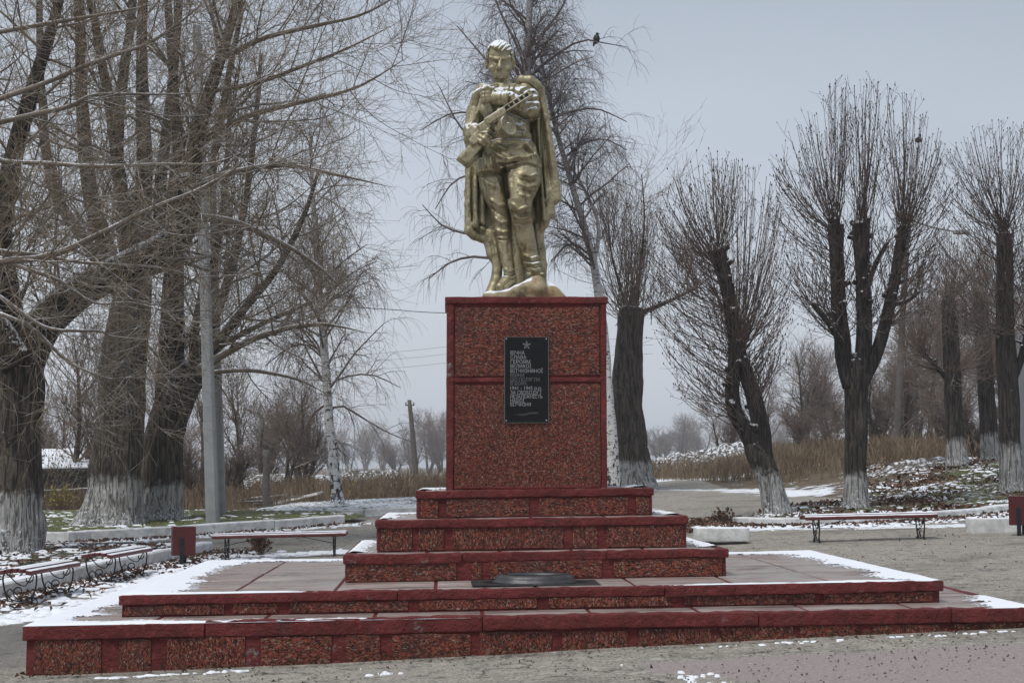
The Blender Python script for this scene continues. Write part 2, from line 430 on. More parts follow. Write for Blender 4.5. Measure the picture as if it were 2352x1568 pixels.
M['bud'] = m_plain('bud', (.022, .014, .012), .7, bump=0)
M['weed'] = m_twig('dry_weed', (.14, .095, .058), (.27, .205, .135), 0)
M['grass'] = m_twig('grass', (.060, .085, .018), (.17, .165, .050), 0)
M['leaf'] = m_twig('dead_leaf', (.055, .028, .016), (.15, .075, .042), .0)
M['crow'] = m_plain('crow_black', (.008, .008, .010), .55, bump=.3)
M['wire'] = m_plain('wire', (.03, .03, .033), .6, bump=0)
M['shed'] = m_plain('shed_boards', (.045, .042, .045), .9, var=.4, nscale=4, bump=.4)
M['yellowleaf'] = m_plain('yellow_leaf', (.34, .26, .04), .7, var=.3, bump=0)
M['greenleaf'] = m_plain('green_leaf', (.10, .13, .05), .7, var=.4, bump=0)
M['rock'] = m_plain('pebble', (.09, .082, .074), .85, var=.4, nscale=3, bump=.3)
# ------------------------------------------------------------------ ground
def poly_dist(x, y, P):
    """distance from points to an open polyline P"""
    d = np.full(np.shape(x), 1e9)
    for (ax, ay), (bx, by) in zip(P[:-1], P[1:]):
        vx, vy = bx - ax, by - ay; t = np.clip(((x - ax) * vx + (y - ay) * vy) / (vx * vx + vy * vy), 0, 1)
        d = np.minimum(d, np.hypot(x - ax - t * vx, y - ay - t * vy))
    return d
def in_poly(x, y, P):
    r = np.zeros(np.shape(x), bool); n = len(P)
    for i in range(n):
        (x0, y0), (x1, y1) = P[i], P[(i + 1) % n]
        c = ((y0 > y) != (y1 > y)) & (x < (x1 - x0) * (y - y0) / (y1 - y0 + 1e-12) + x0); r ^= c
    return r

KERB_NEAR = [(-7.55, 14.5), (-7.30, 18.0), (-7.00, 21.0), (-6.65, 24.5), (-6.30, 27.6), (-6.15, 29.0)]
KERB_A = [(-14.6, 39.5), (-10.95, 33.4), (-9.9, 33.6), (-8.1, 34.6), (-6.0, 36.2), (-4.3, 37.9)]
KERB_C = [(-6.5, 42.2), (-4.8, 42.0), (-3.0, 42.1), (-1.2, 42.6), (.6, 43.4)]
KERB_R = [(4.9, 31.2), (5.2, 30.6), (6.1, 30.1), (7.7, 30.3), (9.4, 31.3), (11.6, 32.9), (14, 34.6)]
LAWN_A = [(-10.95, 33.4), (-9.9, 33.6), (-8.1, 34.6), (-6.0, 36.2), (-4.3, 37.9), (-4.0, 39.5), (-5.2, 41.5), (-9, 44.5), (-14, 46), (-17, 45), (-14.6, 39.5)]
LAWN_B = [(-7.55, 14.5), (-7.30, 18.0), (-7.00, 21.0), (-6.65, 24.5), (-6.30, 27.6), (-6.15, 29.0), (-6.6, 29.9), (-9, 30.6), (-13, 31.5), (-18, 32), (-18, 14.5)]
LAWN_C = [(-6.5, 42.2), (-4.8, 42.0), (-3.0, 42.1), (-1.2, 42.6), (.6, 43.4), (1.6, 46), (.5, 49), (-3, 51), (-7.5, 50), (-8.2, 45.5)]
LAWN_R = [(4.9, 31.2), (5.2, 30.6), (6.1, 30.1), (7.7, 30.3), (9.4, 31.3), (11.6, 32.9), (14, 34.6), (17, 37), (17, 44), (13, 43), (9.2, 38.5), (6.2, 34.8)]

def axis(lo, hi, step, far, g=1.22):
    a = list(np.arange(lo, hi + 1e-6, step)); s = step
    up = [hi]
    while up[-1] < far: s *= g; up.append(up[-1] + s)
    return a + up[1:]
xs = axis(0, 20, .3, 700); xs = np.array([-v for v in xs[:0:-1]] + xs)
ys = np.array(axis(-4, 62, .3, 1200)); ys = np.concatenate([[-60, -30, -15, -8], ys])
GX, GY = np.meshgrid(xs, ys, indexing='ij')
GZ = gz(GX, GY) + (fbm(np.stack([GX * .35, GY * .35, 0 * GX], -1), 3, 5) - .5) * .06 * (1 - .0 * GX)
far = sstep(70, 200, GY); GZ += far * (fbm(np.stack([GX * .02, GY * .02, 0 * GX], -1), 3, 8) - .45) * 2.2
GZ += sstep(45, 60, GY) * (fbm(np.stack([GX * .25, GY * .25, 0 * GX], -1), 3, 18) - .5) * .35
# the terrace is laid level under the monument
nI = np.arange(GX.size).reshape(GX.shape)
GF = np.stack([nI[:-1, :-1], nI[1:, :-1], nI[1:, 1:], nI[:-1, 1:]], -1).reshape(-1, 4)
ground_me = meshnp('ground', np.stack([GX, GY, GZ], -1).reshape(-1, 3), GF)
def gattr(name, val):
    a = ground_me.attributes.new(name, 'FLOAT', 'POINT'); a.data.foreach_set('value', np.ascontiguousarray(np.broadcast_to(val, GX.shape), dtype=np.float32).ravel())
road_r = sstep(61, 66, GY) ; left_f = sstep(43.5, 46, GY)
fieldw = np.where(GX < 1, left_f, np.where(GX < 3, left_f * (1 - (GX - 1) / 2) + road_r * (GX - 1) / 2, road_r))
bankw = sstep(8.6, 10, GX - .55 * np.clip(40 - GY, -9, 9) * .3) * sstep(35, 38, GY)
fieldw = np.maximum(fieldw, bankw)
dK = np.minimum(poly_dist(GX, GY, KERB_NEAR), poly_dist(GX, GY, KERB_R)); dA = np.minimum(poly_dist(GX, GY, KERB_A), poly_dist(GX, GY, KERB_C))
snoww = .34 * np.exp(-(dK / .75) ** 2) + .26 * np.exp(-(dA / .9) ** 2) + .30 * np.exp(-(poly_dist(GX, GY, [(4.5, 29.4), (9, 28.6), (13, 30)]) / .7) ** 2)
snoww += .28 * np.exp(-(poly_dist(GX, GY, [(-6.0, 16.5), (-5.4, 20.5), (-5.2, 24), (-4.6, 27)]) / .55) ** 2)
snoww += .22 * np.exp(-(poly_dist(GX, GY, [(-5, 27.6), (-1.5, 27.6)]) / .8) ** 2) + .26 * np.exp(-(poly_dist(GX, GY, [(2.5, 53), (7, 50), (9, 44)]) / 1.3) ** 2)
snoww += .30 * np.exp(-(poly_dist(GX, GY, [(3, 62), (12, 60)]) / 1.6) ** 2)
pinkw = sstep(.0, .5, GX - 1.4 + .9 * (GY - 10.6)) * sstep(11.75, 11.35, GY - .07 * GX)
wetw = np.exp(-(poly_dist(GX, GY, [(-6.5, 13.0), (-5.2, 13.4), (-5.4, 18.5)]) / .9) ** 2)
gattr('field', fieldw); gattr('snowy', snoww); gattr('pink', pinkw); gattr('bank', bankw); gattr('wet', wetw)

m, t, b = newmat('ground_surface'); g = NT(t); v = g.coord('Object')
fine = g.noise(v, 34, 8, .82); mid = g.noise(v, 7, 7, .72); big = g.noise(v, .8, 5, .6)
asp = g.mix(g.ramp(fine, [(.40, 0), (.60, 1)]), (.10, .09, .076), (.54, .49, .42))
asp = g.mix(g.math('MULTIPLY', g.mrange(big, .40, .66), .5), asp, (.35, .325, .28))
asp = g.mix(g.math('MULTIPLY', g.mrange(mid, .56, .70), .55), asp, (.12, .112, .10))
vo = g.n('TexVoronoi'); vo.inputs['Scale'].default_value = 15; g.l(v, vo.inputs['Vector'])
asp = g.mix(g.math('MULTIPLY', g.mrange(vo.outputs['Distance'], .20, .16), g.mrange(g.sep(vo.outputs['Color'])[0], .80, .84)), asp, (.022, .019, .017))
vo2 = g.n('TexVoronoi'); vo2.inputs['Scale'].default_value = 20; g.l(v, vo2.inputs['Vector'])
asp = g.mix(g.math('MULTIPLY', g.mrange(vo2.outputs['Distance'], .22, .18), g.mrange(g.sep(vo2.outputs['Color'])[1], .84, .88)), asp, (.36, .35, .33))
ce = g.n('TexVoronoi', feature='DISTANCE_TO_EDGE'); ce.inputs['Scale'].default_value = .42; cw = g.n('VectorMath', operation='MULTIPLY_ADD'); cn = g.n('TexNoise'); cn.inputs['Scale'].default_value = 1.6; cn.inputs['Detail'].default_value = 6; g.l(v, cn.inputs['Vector']); g.l(cn.outputs['Color'], cw.inputs[0]); cw.inputs[1].default_value = (1.2, 1.2, 0); g.l(v, cw.inputs[2]); g.l(cw.outputs[0], ce.inputs['Vector'])
asp = g.mix(g.math('MULTIPLY', g.mrange(ce.outputs['Distance'], .006, .001), g.mrange(big, .42, .52)), asp, (.035, .032, .028))
damp = g.noise(g.mapping(v, (.5, 1.1, 1)), .9, 6, .7); asp = g.mix(g.math('MULTIPLY', g.mrange(damp, .50, .64), .55), asp, (.105, .094, .080))
wn = g.noise(v, 5.5, 9, .78); asp = g.mix(g.mrange(wn, .44, .40, 0, .75), asp, (.085, .074, .060)); asp = g.mix(g.mrange(wn, .56, .61, 0, .7), asp, (.50, .465, .385))
lich = g.math('MULTIPLY', g.mrange(g.noise(v, 2.6, 6, .7), .56, .68), g.mrange(fine, .42, .58)); asp = g.mix(g.math('MULTIPLY', lich, .55), asp, (.30, .285, .235))
asp = g.mix(g.math('MULTIPLY', g.attr('wet'), .55), asp, (.055, .055, .056))
pk = g.mix(g.ramp(fine, [(.35, 0), (.65, 1)]), (.22, .182, .170), (.45, .385, .36))
asp = g.mix(g.mrange(g.math('ADD', g.attr('pink'), g.math('MULTIPLY', g.math('SUBTRACT', mid, .5), .8)), .42, .55), asp, pk)
soil = g.mix(g.ramp(mid, [(.3, 0), (.7, 1)]), (.075, .052, .036), (.20, .150, .098))
soil = g.mix(g.mrange(g.noise(v, 1.1, 5, .7), .52, .62), soil, (.10, .085, .040))
fw = g.mrange(g.math('ADD', g.attr('field'), g.math('MULTIPLY', g.math('SUBTRACT', g.noise(v, 1.2, 5, .7), .5), .9)), .42, .58)
col = g.mix(fw, asp, soil)
sn = g.math('ADD', g.noise(v, 1.25, 7, .68), g.attr('snowy'))
sn = g.math('ADD', sn, g.math('MULTIPLY', fw, .115)); sn = g.math('ADD', sn, g.math('MULTIPLY', g.attr('bank'), -.02))
sn = g.math('ADD', sn, g.math('MULTIPLY', g.mrange(g.noise(v, 14, 5, .7), .3, .7, -.5, .5), .14))
sf = g.mrange(sn, .705, .735)
col = g.mix(sf, col, SNOWC)
g.l(col, b.inputs['Base Color']); g.l(g.mrange(g.attr('wet'), 0, 1, .88, .45), b.inputs['Roughness']); b.inputs['Specular IOR Level'].default_value = .25
g.bump(b, g.math('ADD', g.math('MULTIPLY', mid, .6), g.math('ADD', fine, g.math('MULTIPLY', sf, .7))), .55, .025)
M['ground'] = m
tag(obj('ground', ground_me, m), 'gritty grey asphalt square with snow patches', kind='structure')

# ------------------------------------------------------------------ lawns and kerbs
def lawn_mat(name, green, leafy, snowy):
    m, t, b = newmat(name); g = NT(t); v = g.coord('Object')
    n = g.noise(v, 9, 6, .7); big = g.noise(v, .9, 4, .6)
    col = g.mix(g.ramp(n, [(.35, 0), (.65, 1)]), tuple(.55 * x for x in green), green)
    lf = g.mix(g.ramp(g.noise(v, 22, 4, .7), [(.35, 0), (.65, 1)]), (.032, .018, .012), (.125, .062, .036))
    col = g.mix(g.mrange(g.math('ADD', big, leafy), .5, .58), col, lf)
    s = g.math('ADD', g.noise(v, 6.5, 7, .72), g.math('MULTIPLY', g.noise(v, .7, 3), .25))
    sf = g.mrange(g.math('ADD', s, snowy), .66, .70); col = g.mix(sf, col, SNOWC)
    g.l(col, b.inputs['Base Color']); b.inputs['Roughness'].default_value = .9
    g.bump(b, g.math('ADD', n, g.math('MULTIPLY', sf, .4)), .9, .05)
    return m
M['lawn'] = lawn_mat('lawn_grass', (.125, .140, .034), -.10, -.055)
M['lawn_leafy'] = lawn_mat('lawn_leaf_litter', (.105, .115, .034), -.02, -.02)
M['lawn_soil'] = lawn_mat('soil_leaf_litter', (.065, .072, .026), .04, -.01)
M['lawn_snowy'] = lawn_mat('lawn_snowy', (.090, .105, .040), -.15, .09)
def lawn(name, P, lift, mat, label, seed):
    P = np.array(P); x0, y0 = P.min(0); x1, y1 = P.max(0); st = .22
    X, Y = np.meshgrid(np.arange(x0, x1 + st, st), np.arange(y0, y1 + st, st), indexing='ij')
    ins = in_poly(X, Y, P); d = poly_dist(X, Y, list(P) + [P[0]])
    Z = gz(X, Y) + np.minimum(lift, d * .45 + lift * .55) + (fbm(np.stack([X * 1.1, Y * 1.1, 0 * X], -1), 4, seed) - .5) * .13 * sstep(.2, 1.2, d)
    # snap the outer ring to the outline
    V = np.stack([X, Y, Z], -1)
    out = (~ins) & (d < st * 1.5)
    if out.any():
        px, py = X[out], Y[out]; bx = px.copy(); by = py.copy(); bd = np.full(px.shape, 1e9)
        for (ax, ay), (cx, cy) in zip(P, np.roll(P, -1, 0)):
            vx, vy = cx - ax, cy - ay; tt = np.clip(((px - ax) * vx + (py - ay) * vy) / (vx * vx + vy * vy), 0, 1)
            qx, qy = ax + tt * vx, ay + tt * vy; dd = np.hypot(px - qx, py - qy); k = dd < bd
            bx[k], by[k], bd[k] = qx[k], qy[k], dd[k]
        V[out] = np.stack([bx, by, gz(bx, by) + lift * .5], -1)
    use = ins | out; I = np.arange(X.size).reshape(X.shape)
    ok = use[:-1, :-1] & use[1:, :-1] & use[1:, 1:] & use[:-1, 1:]
    F = np.stack([I[:-1, :-1], I[1:, :-1], I[1:, 1:], I[:-1, 1:]], -1)[ok]
    return tag(obj(name, meshnp(name, V.reshape(-1, 3), F), mat), label, kind='structure')
lawn('lawn', LAWN_A, .20, M['lawn'], 'green lawn under the big old trees, dusted with snow', 11)
lawn('lawn', LAWN_B, .14, M['lawn_soil'], 'leaf-strewn soil bed behind the scrollwork benches', 12)
lawn('lawn', LAWN_C, .16, M['lawn_snowy'], 'snowy lawn around the slender birch', 13)
lawn('lawn', LAWN_R, .14, M['lawn_leafy'], 'leaf-strewn lawn around the pollarded trees', 14)

def kerb(name, P, w, h, lens, label, seed):
    """a run of whitewashed kerb stones along a polyline; each stone is a piece of its own"""
    e = bpy.data.objects.new(name, None); e.empty_display_size = .2; link(e); tag(e, label, kind='structure')
    rng = np.random.default_rng(seed)
    Q = resample([(x, y, 0) for x, y in P], 400); s = np.concatenate([[0], np.cumsum(np.linalg.norm(np.diff(Q, axis=0), axis=1))]); tot = s[-1]
    a = 0; 
    while a < tot - .3:
        L = min(lens * rng.uniform(.85, 1.15), tot - a); bnd = a + L - .02
        tt = np.linspace(a, bnd, 5); C = np.stack([np.interp(tt, s, Q[:, k]) for k in range(2)], -1)
        T = np.gradient(C, axis=0); T /= np.linalg.norm(T, axis=1, keepdims=True); Nn = np.stack([-T[:, 1], T[:, 0]], -1)
        V, F = rbox(0, 1, -w / 2, w / 2, -.15, h, .5, 0); V = V.copy()
        # cross-section along the curve
        prof = np.array([(-w / 2, -.2), (w / 2, -.2), (w / 2, h - .03), (w / 2 - .03, h), (-w / 2 + .03, h), (-w / 2, h - .03)])
        base = gz(C[:, 0], C[:, 1]); dz = rng.uniform(-.012, .012); dn = rng.uniform(-.012, .012)
        VV = []
        for k in range(5):
            for (o_, z_) in prof:
                q = C[k] + Nn[k] * (o_ + dn); VV.append((q[0], q[1], base[k] + z_ + dz))
        VV = np.array(VV); VV += (fbm(VV * 5, 2, seed)[:, None] - .5) * .03
        n = len(prof); I = np.arange(5 * n).reshape(5, n); J = np.roll(I, -1, 1)
        FF = [np.stack([I[:-1], I[1:], J[1:], J[:-1]], -1).reshape(-1, 4), I[0][None], I[-1][::-1][None]]
        o = obj('kerb_stone', meshnp('kerb_stone', VV, FF, False), M['kerb'], e)
        a += L
    return e
kerb('kerb', KERB_NEAR, .26, .24, 2.4, 'whitewashed kerb behind the scrollwork benches', 1)
kerb('kerb', KERB_A, .24, .26, 2.3, 'whitewashed kerb along the lawn under the old trees', 2)
kerb('kerb', KERB_C, .22, .19, 2.5, 'snow-topped kerb in front of the slender birch', 3)
kerb('kerb', KERB_R, .24, .16, 2.2, 'snow-topped whitewashed kerb along the leafy lawn', 4)
# low dark gutter edge inside the soil bed
kerb('gutter', [(-6.6, 30.2), (-9, 31.0), (-13, 31.9), (-18, 32.4)], .18, .15, 3.0, 'low dark concrete gutter edge behind the soil bed', 5)
for o in bpy.data.objects:
    if o.parent and o.parent.name == 'gutter': o.data.materials[0] = M['wood_grey']

# ------------------------------------------------------------------ monument
MY = math.radians(2.7); MO = np.array((.14, 15.57, 0.0)); SH = .0135
mon = thing('stepped_pedestal', MO, 'stepped granite pedestal with dark red painted concrete edges and a black inscription plaque', 'pedestal', rz=MY)
def shear(V): V = np.array(V, float); V[:, 2] += SH * V[:, 0]; return V
# name, x0, x1, yf, yb, z0, z1, cap height, panel (z low, z high) measured from top, panel spans in picture x, overhang
STEPS = [
 (-4.44, 4.34, -3.03, 2.75, -.6, .306, .10, (-.92, -.125), [(116, 262), (302, 373), (408, 579), (615, 771), (804, 880), (907, 1082), (1103, 1265), (1290, 1437), (1463, 1628), (1648, 1817), (1833, 1968), (2000, 2150), (2185, 2345)], ['v', 'v', 'v', 'h', 'h', 'h', 'v', 'v', 'v', 'v', 'h', 'v', 'v']),
 (-3.78, 3.72, -2.40, 2.20, .27, .500, .075, (-.180, -.092), [(312, 530), (551, 650), (677, 940), (965, 1232), (1260, 1538), (1568, 1868), (1888, 2140)], ['v', 'v', 'h', 'v', 'v', 'v', 'h']),
 (-1.84, 1.92, -1.42, 1.35, .47, .768, .075, (-.255, -.085), [(803, 1050), (1085, 1108), (1127, 1380), (1407, 1655)], ['h', 'v', 'h', 'h']),
 (-1.55, 1.59, -1.05, .98, .74, 1.084, .07, (-.300, -.085), [(878, 950), (965, 1022), (1042, 1293), (1314, 1370), (1392, 1572)], ['v', 'v', 'v', 'v', 'v']),
 (-1.156, 1.30, -.65, .72, 1.06, 1.367, .075, (-.27, -.085), [(968, 1008), (1028, 1215), (1238, 1440), (1459, 1494)], ['h', 'h', 'h', 'h']),
]
GR = {'h': 'granite_h', 'v': 'granite_v', 'g': 'granite'}
rng = np.random.default_rng(4)
def lx(px, yf): return (px - 1176) / FPX * (15.57 + yf) * 1.004 - (.14 - yf * math.tan(MY))
def panel(parent, x0, x1, z0, z1, y, depth, mat, seed, jit=.006, nseg=6, flip=None):
    """granite slab with a slightly uneven painted-over outline; flip=(x plane, sign) puts it on a side face"""
    r = np.random.default_rng(seed); pts = []
    for k in range(nseg): pts.append((x0 + (x1 - x0) * k / nseg, z0))
    for k in range(3): pts.append((x1, z0 + (z1 - z0) * k / 3))
    for k in range(nseg): pts.append((x1 - (x1 - x0) * k / nseg, z1))
    for k in range(3): pts.append((x0, z1 - (z1 - z0) * k / 3))
    pts = np.array(pts) + r.uniform(-jit, jit, (len(pts), 2))
    if flip is None: fn = lambda u, v, q: (u, q, v); V, F = prism(pts, fn, y - depth, y + .03)
    else:
        fn = (lambda u, v, q: (q, u, v)); V, F = prism(pts, fn, flip[0] + flip[1] * depth, flip[0] - flip[1] * .03)
    return obj('granite_panel', meshnp('granite_panel', shear(V), F, False), mat, parent)
step_objs = []
for k, (x0, x1, yf, yb, z0, z1, ch, pz, spans, kinds) in enumerate(STEPS):
    core = MB().add(*(lambda VF: (shear(VF[0]), VF[1]))(rbox(x0, x1, yf, yb, z0, z1 - .008, .16, .02, .003, 40 + k)))
    st = core.build('step', M['red'], mon); step_objs.append(st)
    for j, (a, c) in enumerate(spans):
        panel(st, lx(a, yf), min(lx(c, yf), x1 - .03), z1 + pz[0], z1 + pz[1] + rng.uniform(-.008, .004), yf, .011, M[GR[kinds[j]]], 100 * k + j)
    # side faces carry panels too
    for sx, xx in ((-1, x0), (1, x1)):
        ny = max(1, int((yb - yf) / .9)); ed = np.linspace(yf + .08, yb - .08, ny + 1)
        for j in range(ny): panel(st, ed[j] + .04, ed[j + 1] - .04, z1 + pz[0], z1 + pz[1], 0, .011, M['granite_v'], 700 + 100 * k + j, flip=(xx, sx))
    # cap stones: rendered, painted lip along the upper edges
    if k == 0: cuts = [x0 - .03, lx(491, yf), lx(1110, yf), lx(1735, yf), lx(2180, yf), x1 + .03]
    elif k == 1: cuts = [x0 - .025, -1.3, 1.15, x1 + .025]
    elif k == 2: cuts = [x0 - .025, lx(1062, yf), lx(1392, yf), x1 + .025]
    else: cuts = [x0 - .02, x1 + .02]
    for j, (a, c) in enumerate(zip(cuts[:-1], cuts[1:])):
        pr = [.035, .02, .045, .028, .05][j % 5] if k < 2 else (.03 if not (k == 2 and j == 1) else .008)
        up = [0, .014, .010, .004, .002][j % 5] if k == 0 else 0
        V, F = rbox(a + .002, c - .002, yf - pr, yf + .10, z1 - ch - rng.uniform(0, .02), z1 + .002 + up, .035, .012, .011, 60 + 10 * k + j, 11)
        V[:, 2] += (fbm(V * np.array((2.2, 0, 0)) + 3 * k, 2, k) - .5) * .012
        obj('cap_stone', meshnp('cap_stone', shear(V), F), M['red'], st)
    for sx, xx in ((-1, x0), (1, x1)):
        a, c = (xx - .03, xx + .09) if sx < 0 else (xx - .09, xx + .03)
        V, F = rbox(a, c, yf + .102, yb, z1 - ch, z1 + .002, .07, .02, .008, 80 + k)
        obj('cap_stone', meshnp('cap_stone', shear(V), F), M['red'], st)
    V, F = rbox(x0 + .091, x1 - .091, yb - .1, yb + .03, z1 - ch, z1 + .002, .08, .02, .008, 90 + k)
    obj('cap_stone', meshnp('cap_stone', shear(V), F), M['red'], st)
def tiles(st, xc, yc, top, skip=None):
    for i in range(len(xc) - 1):
        for j in range(len(yc) - 1):
            a, c, d, e = xc[i] + .017, xc[i + 1] - .017, yc[j] + .017, yc[j + 1] - .017
            if skip and a > skip[0] and c < skip[1] and d > skip[2] and e < skip[3]: continue
            V, F = rbox(a, c, d, e, top - .03, top + rng.uniform(-.001, .004), 3, .006)
            V[:, 2] += (V[:, 0] - a) * rng.uniform(-.003, .003) + (V[:, 1] - d) * rng.uniform(-.003, .003)
            obj('paving_tile', meshnp('paving_tile', shear(V), F), M['tile'], st)
s0, s1, s2, s3, s4 = step_objs
tiles(s0, np.linspace(-4.37, 4.27, 10), [-2.94, -2.40, -1.3, -.2, .9, 2.2, 2.68], .304, (-3.78, 3.72, -2.4, 2.2))
tiles(s1, np.linspace(-3.72, 3.66, 9), [-2.31, -1.97, -.95, .05, 1.15, 2.13], .498, (-1.84, 1.92, -1.42, 1.35))
tiles(s2, np.linspace(-1.77, 1.85, 6), [-1.33, -1.05, 0, .98, 1.28], .766, (-1.55, 1.59, -1.05, .98))
tiles(s3, np.linspace(-1.48, 1.52, 5), [-.96, -.65, .04, .72, .92], 1.082, (-1.156, 1.3, -.65, .72))
tiles(s4, [-1.09, -.5, .5, 1.23], [-.56, -.34, .5, .66], 1.365)
# the tall block: painted frame with two big granite slabs
PX0, PX1, PYF, PYB, PZ0, PZ1 = -.846, .848, -.36, .50, 1.34, 3.425
V, F = rbox(PX0, PX1, PYF, PYB, PZ0, PZ1 - .02, .12, .02, .006, 201)
V[:, 2] += SH * .5 * V[:, 0]; V[:, 0] *= 1 + (3.4 - V[:, 2]) * .0015
blk = obj('block', meshnp('block', V, F), M['red'], mon)
def pz_of(py): return at(1210, py, 15.57 + PYF)[2]
for (a, c, y0, y1, mt, sd_) in ((1046, 1376, 862, 706, 'granite_h', 31), (1046, 1379, 1117, 883, 'granite', 32)):
    panel(blk, lx(a, PYF), lx(c, PYF), pz_of(y0), pz_of(y1), PYF, .012, M[mt], sd_, .006, 14)
for sx, xx in ((-1, PX0), (1, PX1)):
    for (y0, y1) in ((862, 706), (1117, 883)): panel(blk, PYF + .08, PYB - .08, pz_of(y0), pz_of(y1), 0, .012, M['granite'], 33, flip=(xx, sx))
for (a, c, d, e, z0_, z1_, sd_) in ((PX0 - .03, PX1 + .03, PYF - .03, PYB + .03, PZ1 - .075, PZ1, 1), (PX0 + .02, PX1 - .02, PYF - .018, PYF + .02, pz_of(878), pz_of(867), 2),
        (PX0 - .012, PX0 + .065, PYF - .02, PYF + .05, PZ0, PZ1 - .08, 3), (PX1 - .05, PX1 + .012, PYF - .02, PYF + .05, PZ0, PZ1 - .08, 4), (PX0 + .07, PX1 - .06, PYF - .019, PYF + .03, PZ0 + .03, PZ0 + .062, 5)):
    V, F = rbox(a, c, d, e, z0_, z1_, .05, .012, .006, 210 + sd_); V[:, 2] += SH * .5 * V[:, 0]
    obj('painted_band', meshnp('painted_band', V, F), M['red'], blk)

# plaque
def w2l(P):
    P = np.asarray(P, float) - MO; c, s = math.cos(MY), math.sin(MY)
    return np.stack([P[..., 0] * c + P[..., 1] * s, -P[..., 0] * s + P[..., 1] * c, P[..., 2]], -1)
PF = PYF - .012                      # panel front
x0, x1 = lx(1158.5, PF), lx(1260, PF); z1, z0 = pz_of(774), pz_of(971)
V, F = rbox(x0, x1, PF - .022, PF - .002, z0, z1, .3, .004)
plq = obj('plaque', meshnp('plaque', V, F, False), M['plaque'], mon)
V2 = MB()
for (a, c, d, e) in ((x0, x1, z1 - .004, z1), (x0, x1, z0, z0 + .004), (x0, x0 + .004, z0, z1), (x1 - .004, x1, z0, z1)):
    V2.add(*rbox(a - .001, c + .001, PF - .0235, PF - .0215, d, e, 1, 0))
V2.build('edge_line', M['engrave_faint'], plq, False)
PYT = PF - .0225; Q = 1 / 705.6
def zp(zx, zy):      # measured on an enlargement of the plaque
    return x0 + (zx - 485) * (x1 - x0) / (818 - 485), z1 - (zy - 370) * (z1 - z0) / (1012 - 370)
for sx_, sy_ in ((499, 385), (800, 385), (499, 995), (800, 993)):
    a, c = zp(sx_, sy_); prof = [(.0001, .006), (.004, .0055), (.0072, .003), (.0078, 0)]
    V, F = lathe(prof, 12); V = np.stack([V[:, 0] + a, PYT - V[:, 2], V[:, 1] + c], -1)
    obj('screw', meshnp('screw', V, F), M['steel'], plq)
LINES = [('ВІЧНА', 503, 637, 0), ('СЛАВА', 536, 648, 0), ('ГЕРОЯМ', 570, 678, 0), ('ВЕЛИКОЇ', 603, 685, 0), ('ВІТЧИЗНЯНОЇ', 638, 772, 0), ('ВІЙНИ', 670, 632, 1), ('ЩО ПОЛЯГЛИ', 702, 751, 1),
         ('В БОЯХ.', 732, 660, 1), ('1941 - 1945 р.р.', 766, 766, 0), ('ЗА СВОБОДУ І', 800, 762, 0), ('НЕЗАЛЕЖНІСТЬ', 830, 770, 0), ('НАШОЇ', 859, 633, 0), ('ВІТЧИЗНИ', 888, 683, 0)]
dg = bpy.context.evaluated_depsgraph_get()
for (s_, base, xr, faint) in LINES:
    cu = bpy.data.curves.new('inscription', 'FONT'); cu.body = s_; cu.size = 1; cu.extrude = 0; cu.offset = 0
    to = bpy.data.objects.new('inscription_curve', cu); COL.objects.link(to); dg.update()
    me = bpy.data.meshes.new_from_object(to.evaluated_get(dg)); bpy.data.objects.remove(to)
    n = len(me.vertices); co = np.zeros(n * 3, np.float32); me.vertices.foreach_get('co', co); co = co.reshape(-1, 3)
    a, zb = zp(530, base); c, _ = zp(xr, base); capH = .0385
    wx = co[:, 0].max() - co[:, 0].min(); hb = .72
    new = np.stack([a + (co[:, 0] - co[:, 0].min()) / wx * (c - a), np.full(n, PYT - .0012), zb + co[:, 1] / hb * capH], -1).astype(np.float32)
    me.vertices.foreach_set('co', new.ravel()); me.update(); me.name = 'inscription'
    o = obj('inscription', me, None, plq); me.materials.clear(); me.materials.append(M['engrave_faint' if faint else 'engrave'])
# star (drawn in outline with ridges) and laurel sprig
sb = MB(); cx, cz = zp(652, 432); R1 = .046; R2 = .017
pts = [(cx + (R1 if k % 2 == 0 else R2) * math.sin(k * math.pi / 5), cz + (R1 if k % 2 == 0 else R2) * math.cos(k * math.pi / 5)) for k in range(10)]
for k in range(10):
    p, q = pts[k], pts[(k + 1) % 10]; sb.add(*tubes([[(p[0], PYT, p[1]), (q[0], PYT, q[1])]], [[.0016, .0016]], 4))
    sb.add(*tubes([[(cx, PYT, cz), (p[0], PYT, p[1])]], [[.0012, .0012]], 4))
sb.build('star', M['engrave'], plq)
lb = MB(); r5 = np.random.default_rng(8)
stem = resample([(*zp(562, 948), 0), (*zp(620, 952), 0), (*zp(680, 938), 0), (*zp(735, 940), 0)], 14)
lb.add(*tubes([[(p[0], PYT, p[1]) for p in stem]], [[.0012] * 14], 4))
for k in range(13):
    p = stem[k]
    for sgn in (-1, 1):
        L = .030 * r5.uniform(.8, 1.15); th = r5.uniform(.15, .5) * sgn; tt = np.linspace(0, 1, 5)
        for up in (-1, 1):
            q = [(p[0] + L * u * math.cos(th) - up * .0055 * math.sin(math.pi * u) * math.sin(th), PYT, p[1] + L * u * math.sin(th) + up * .0055 * math.sin(math.pi * u) * math.cos(th)) for u in tt]
            if k > 1: lb.add(*tubes([q], [[.0008] * 5], 3))
lb.build('laurel', M['engrave_faint'], plq)

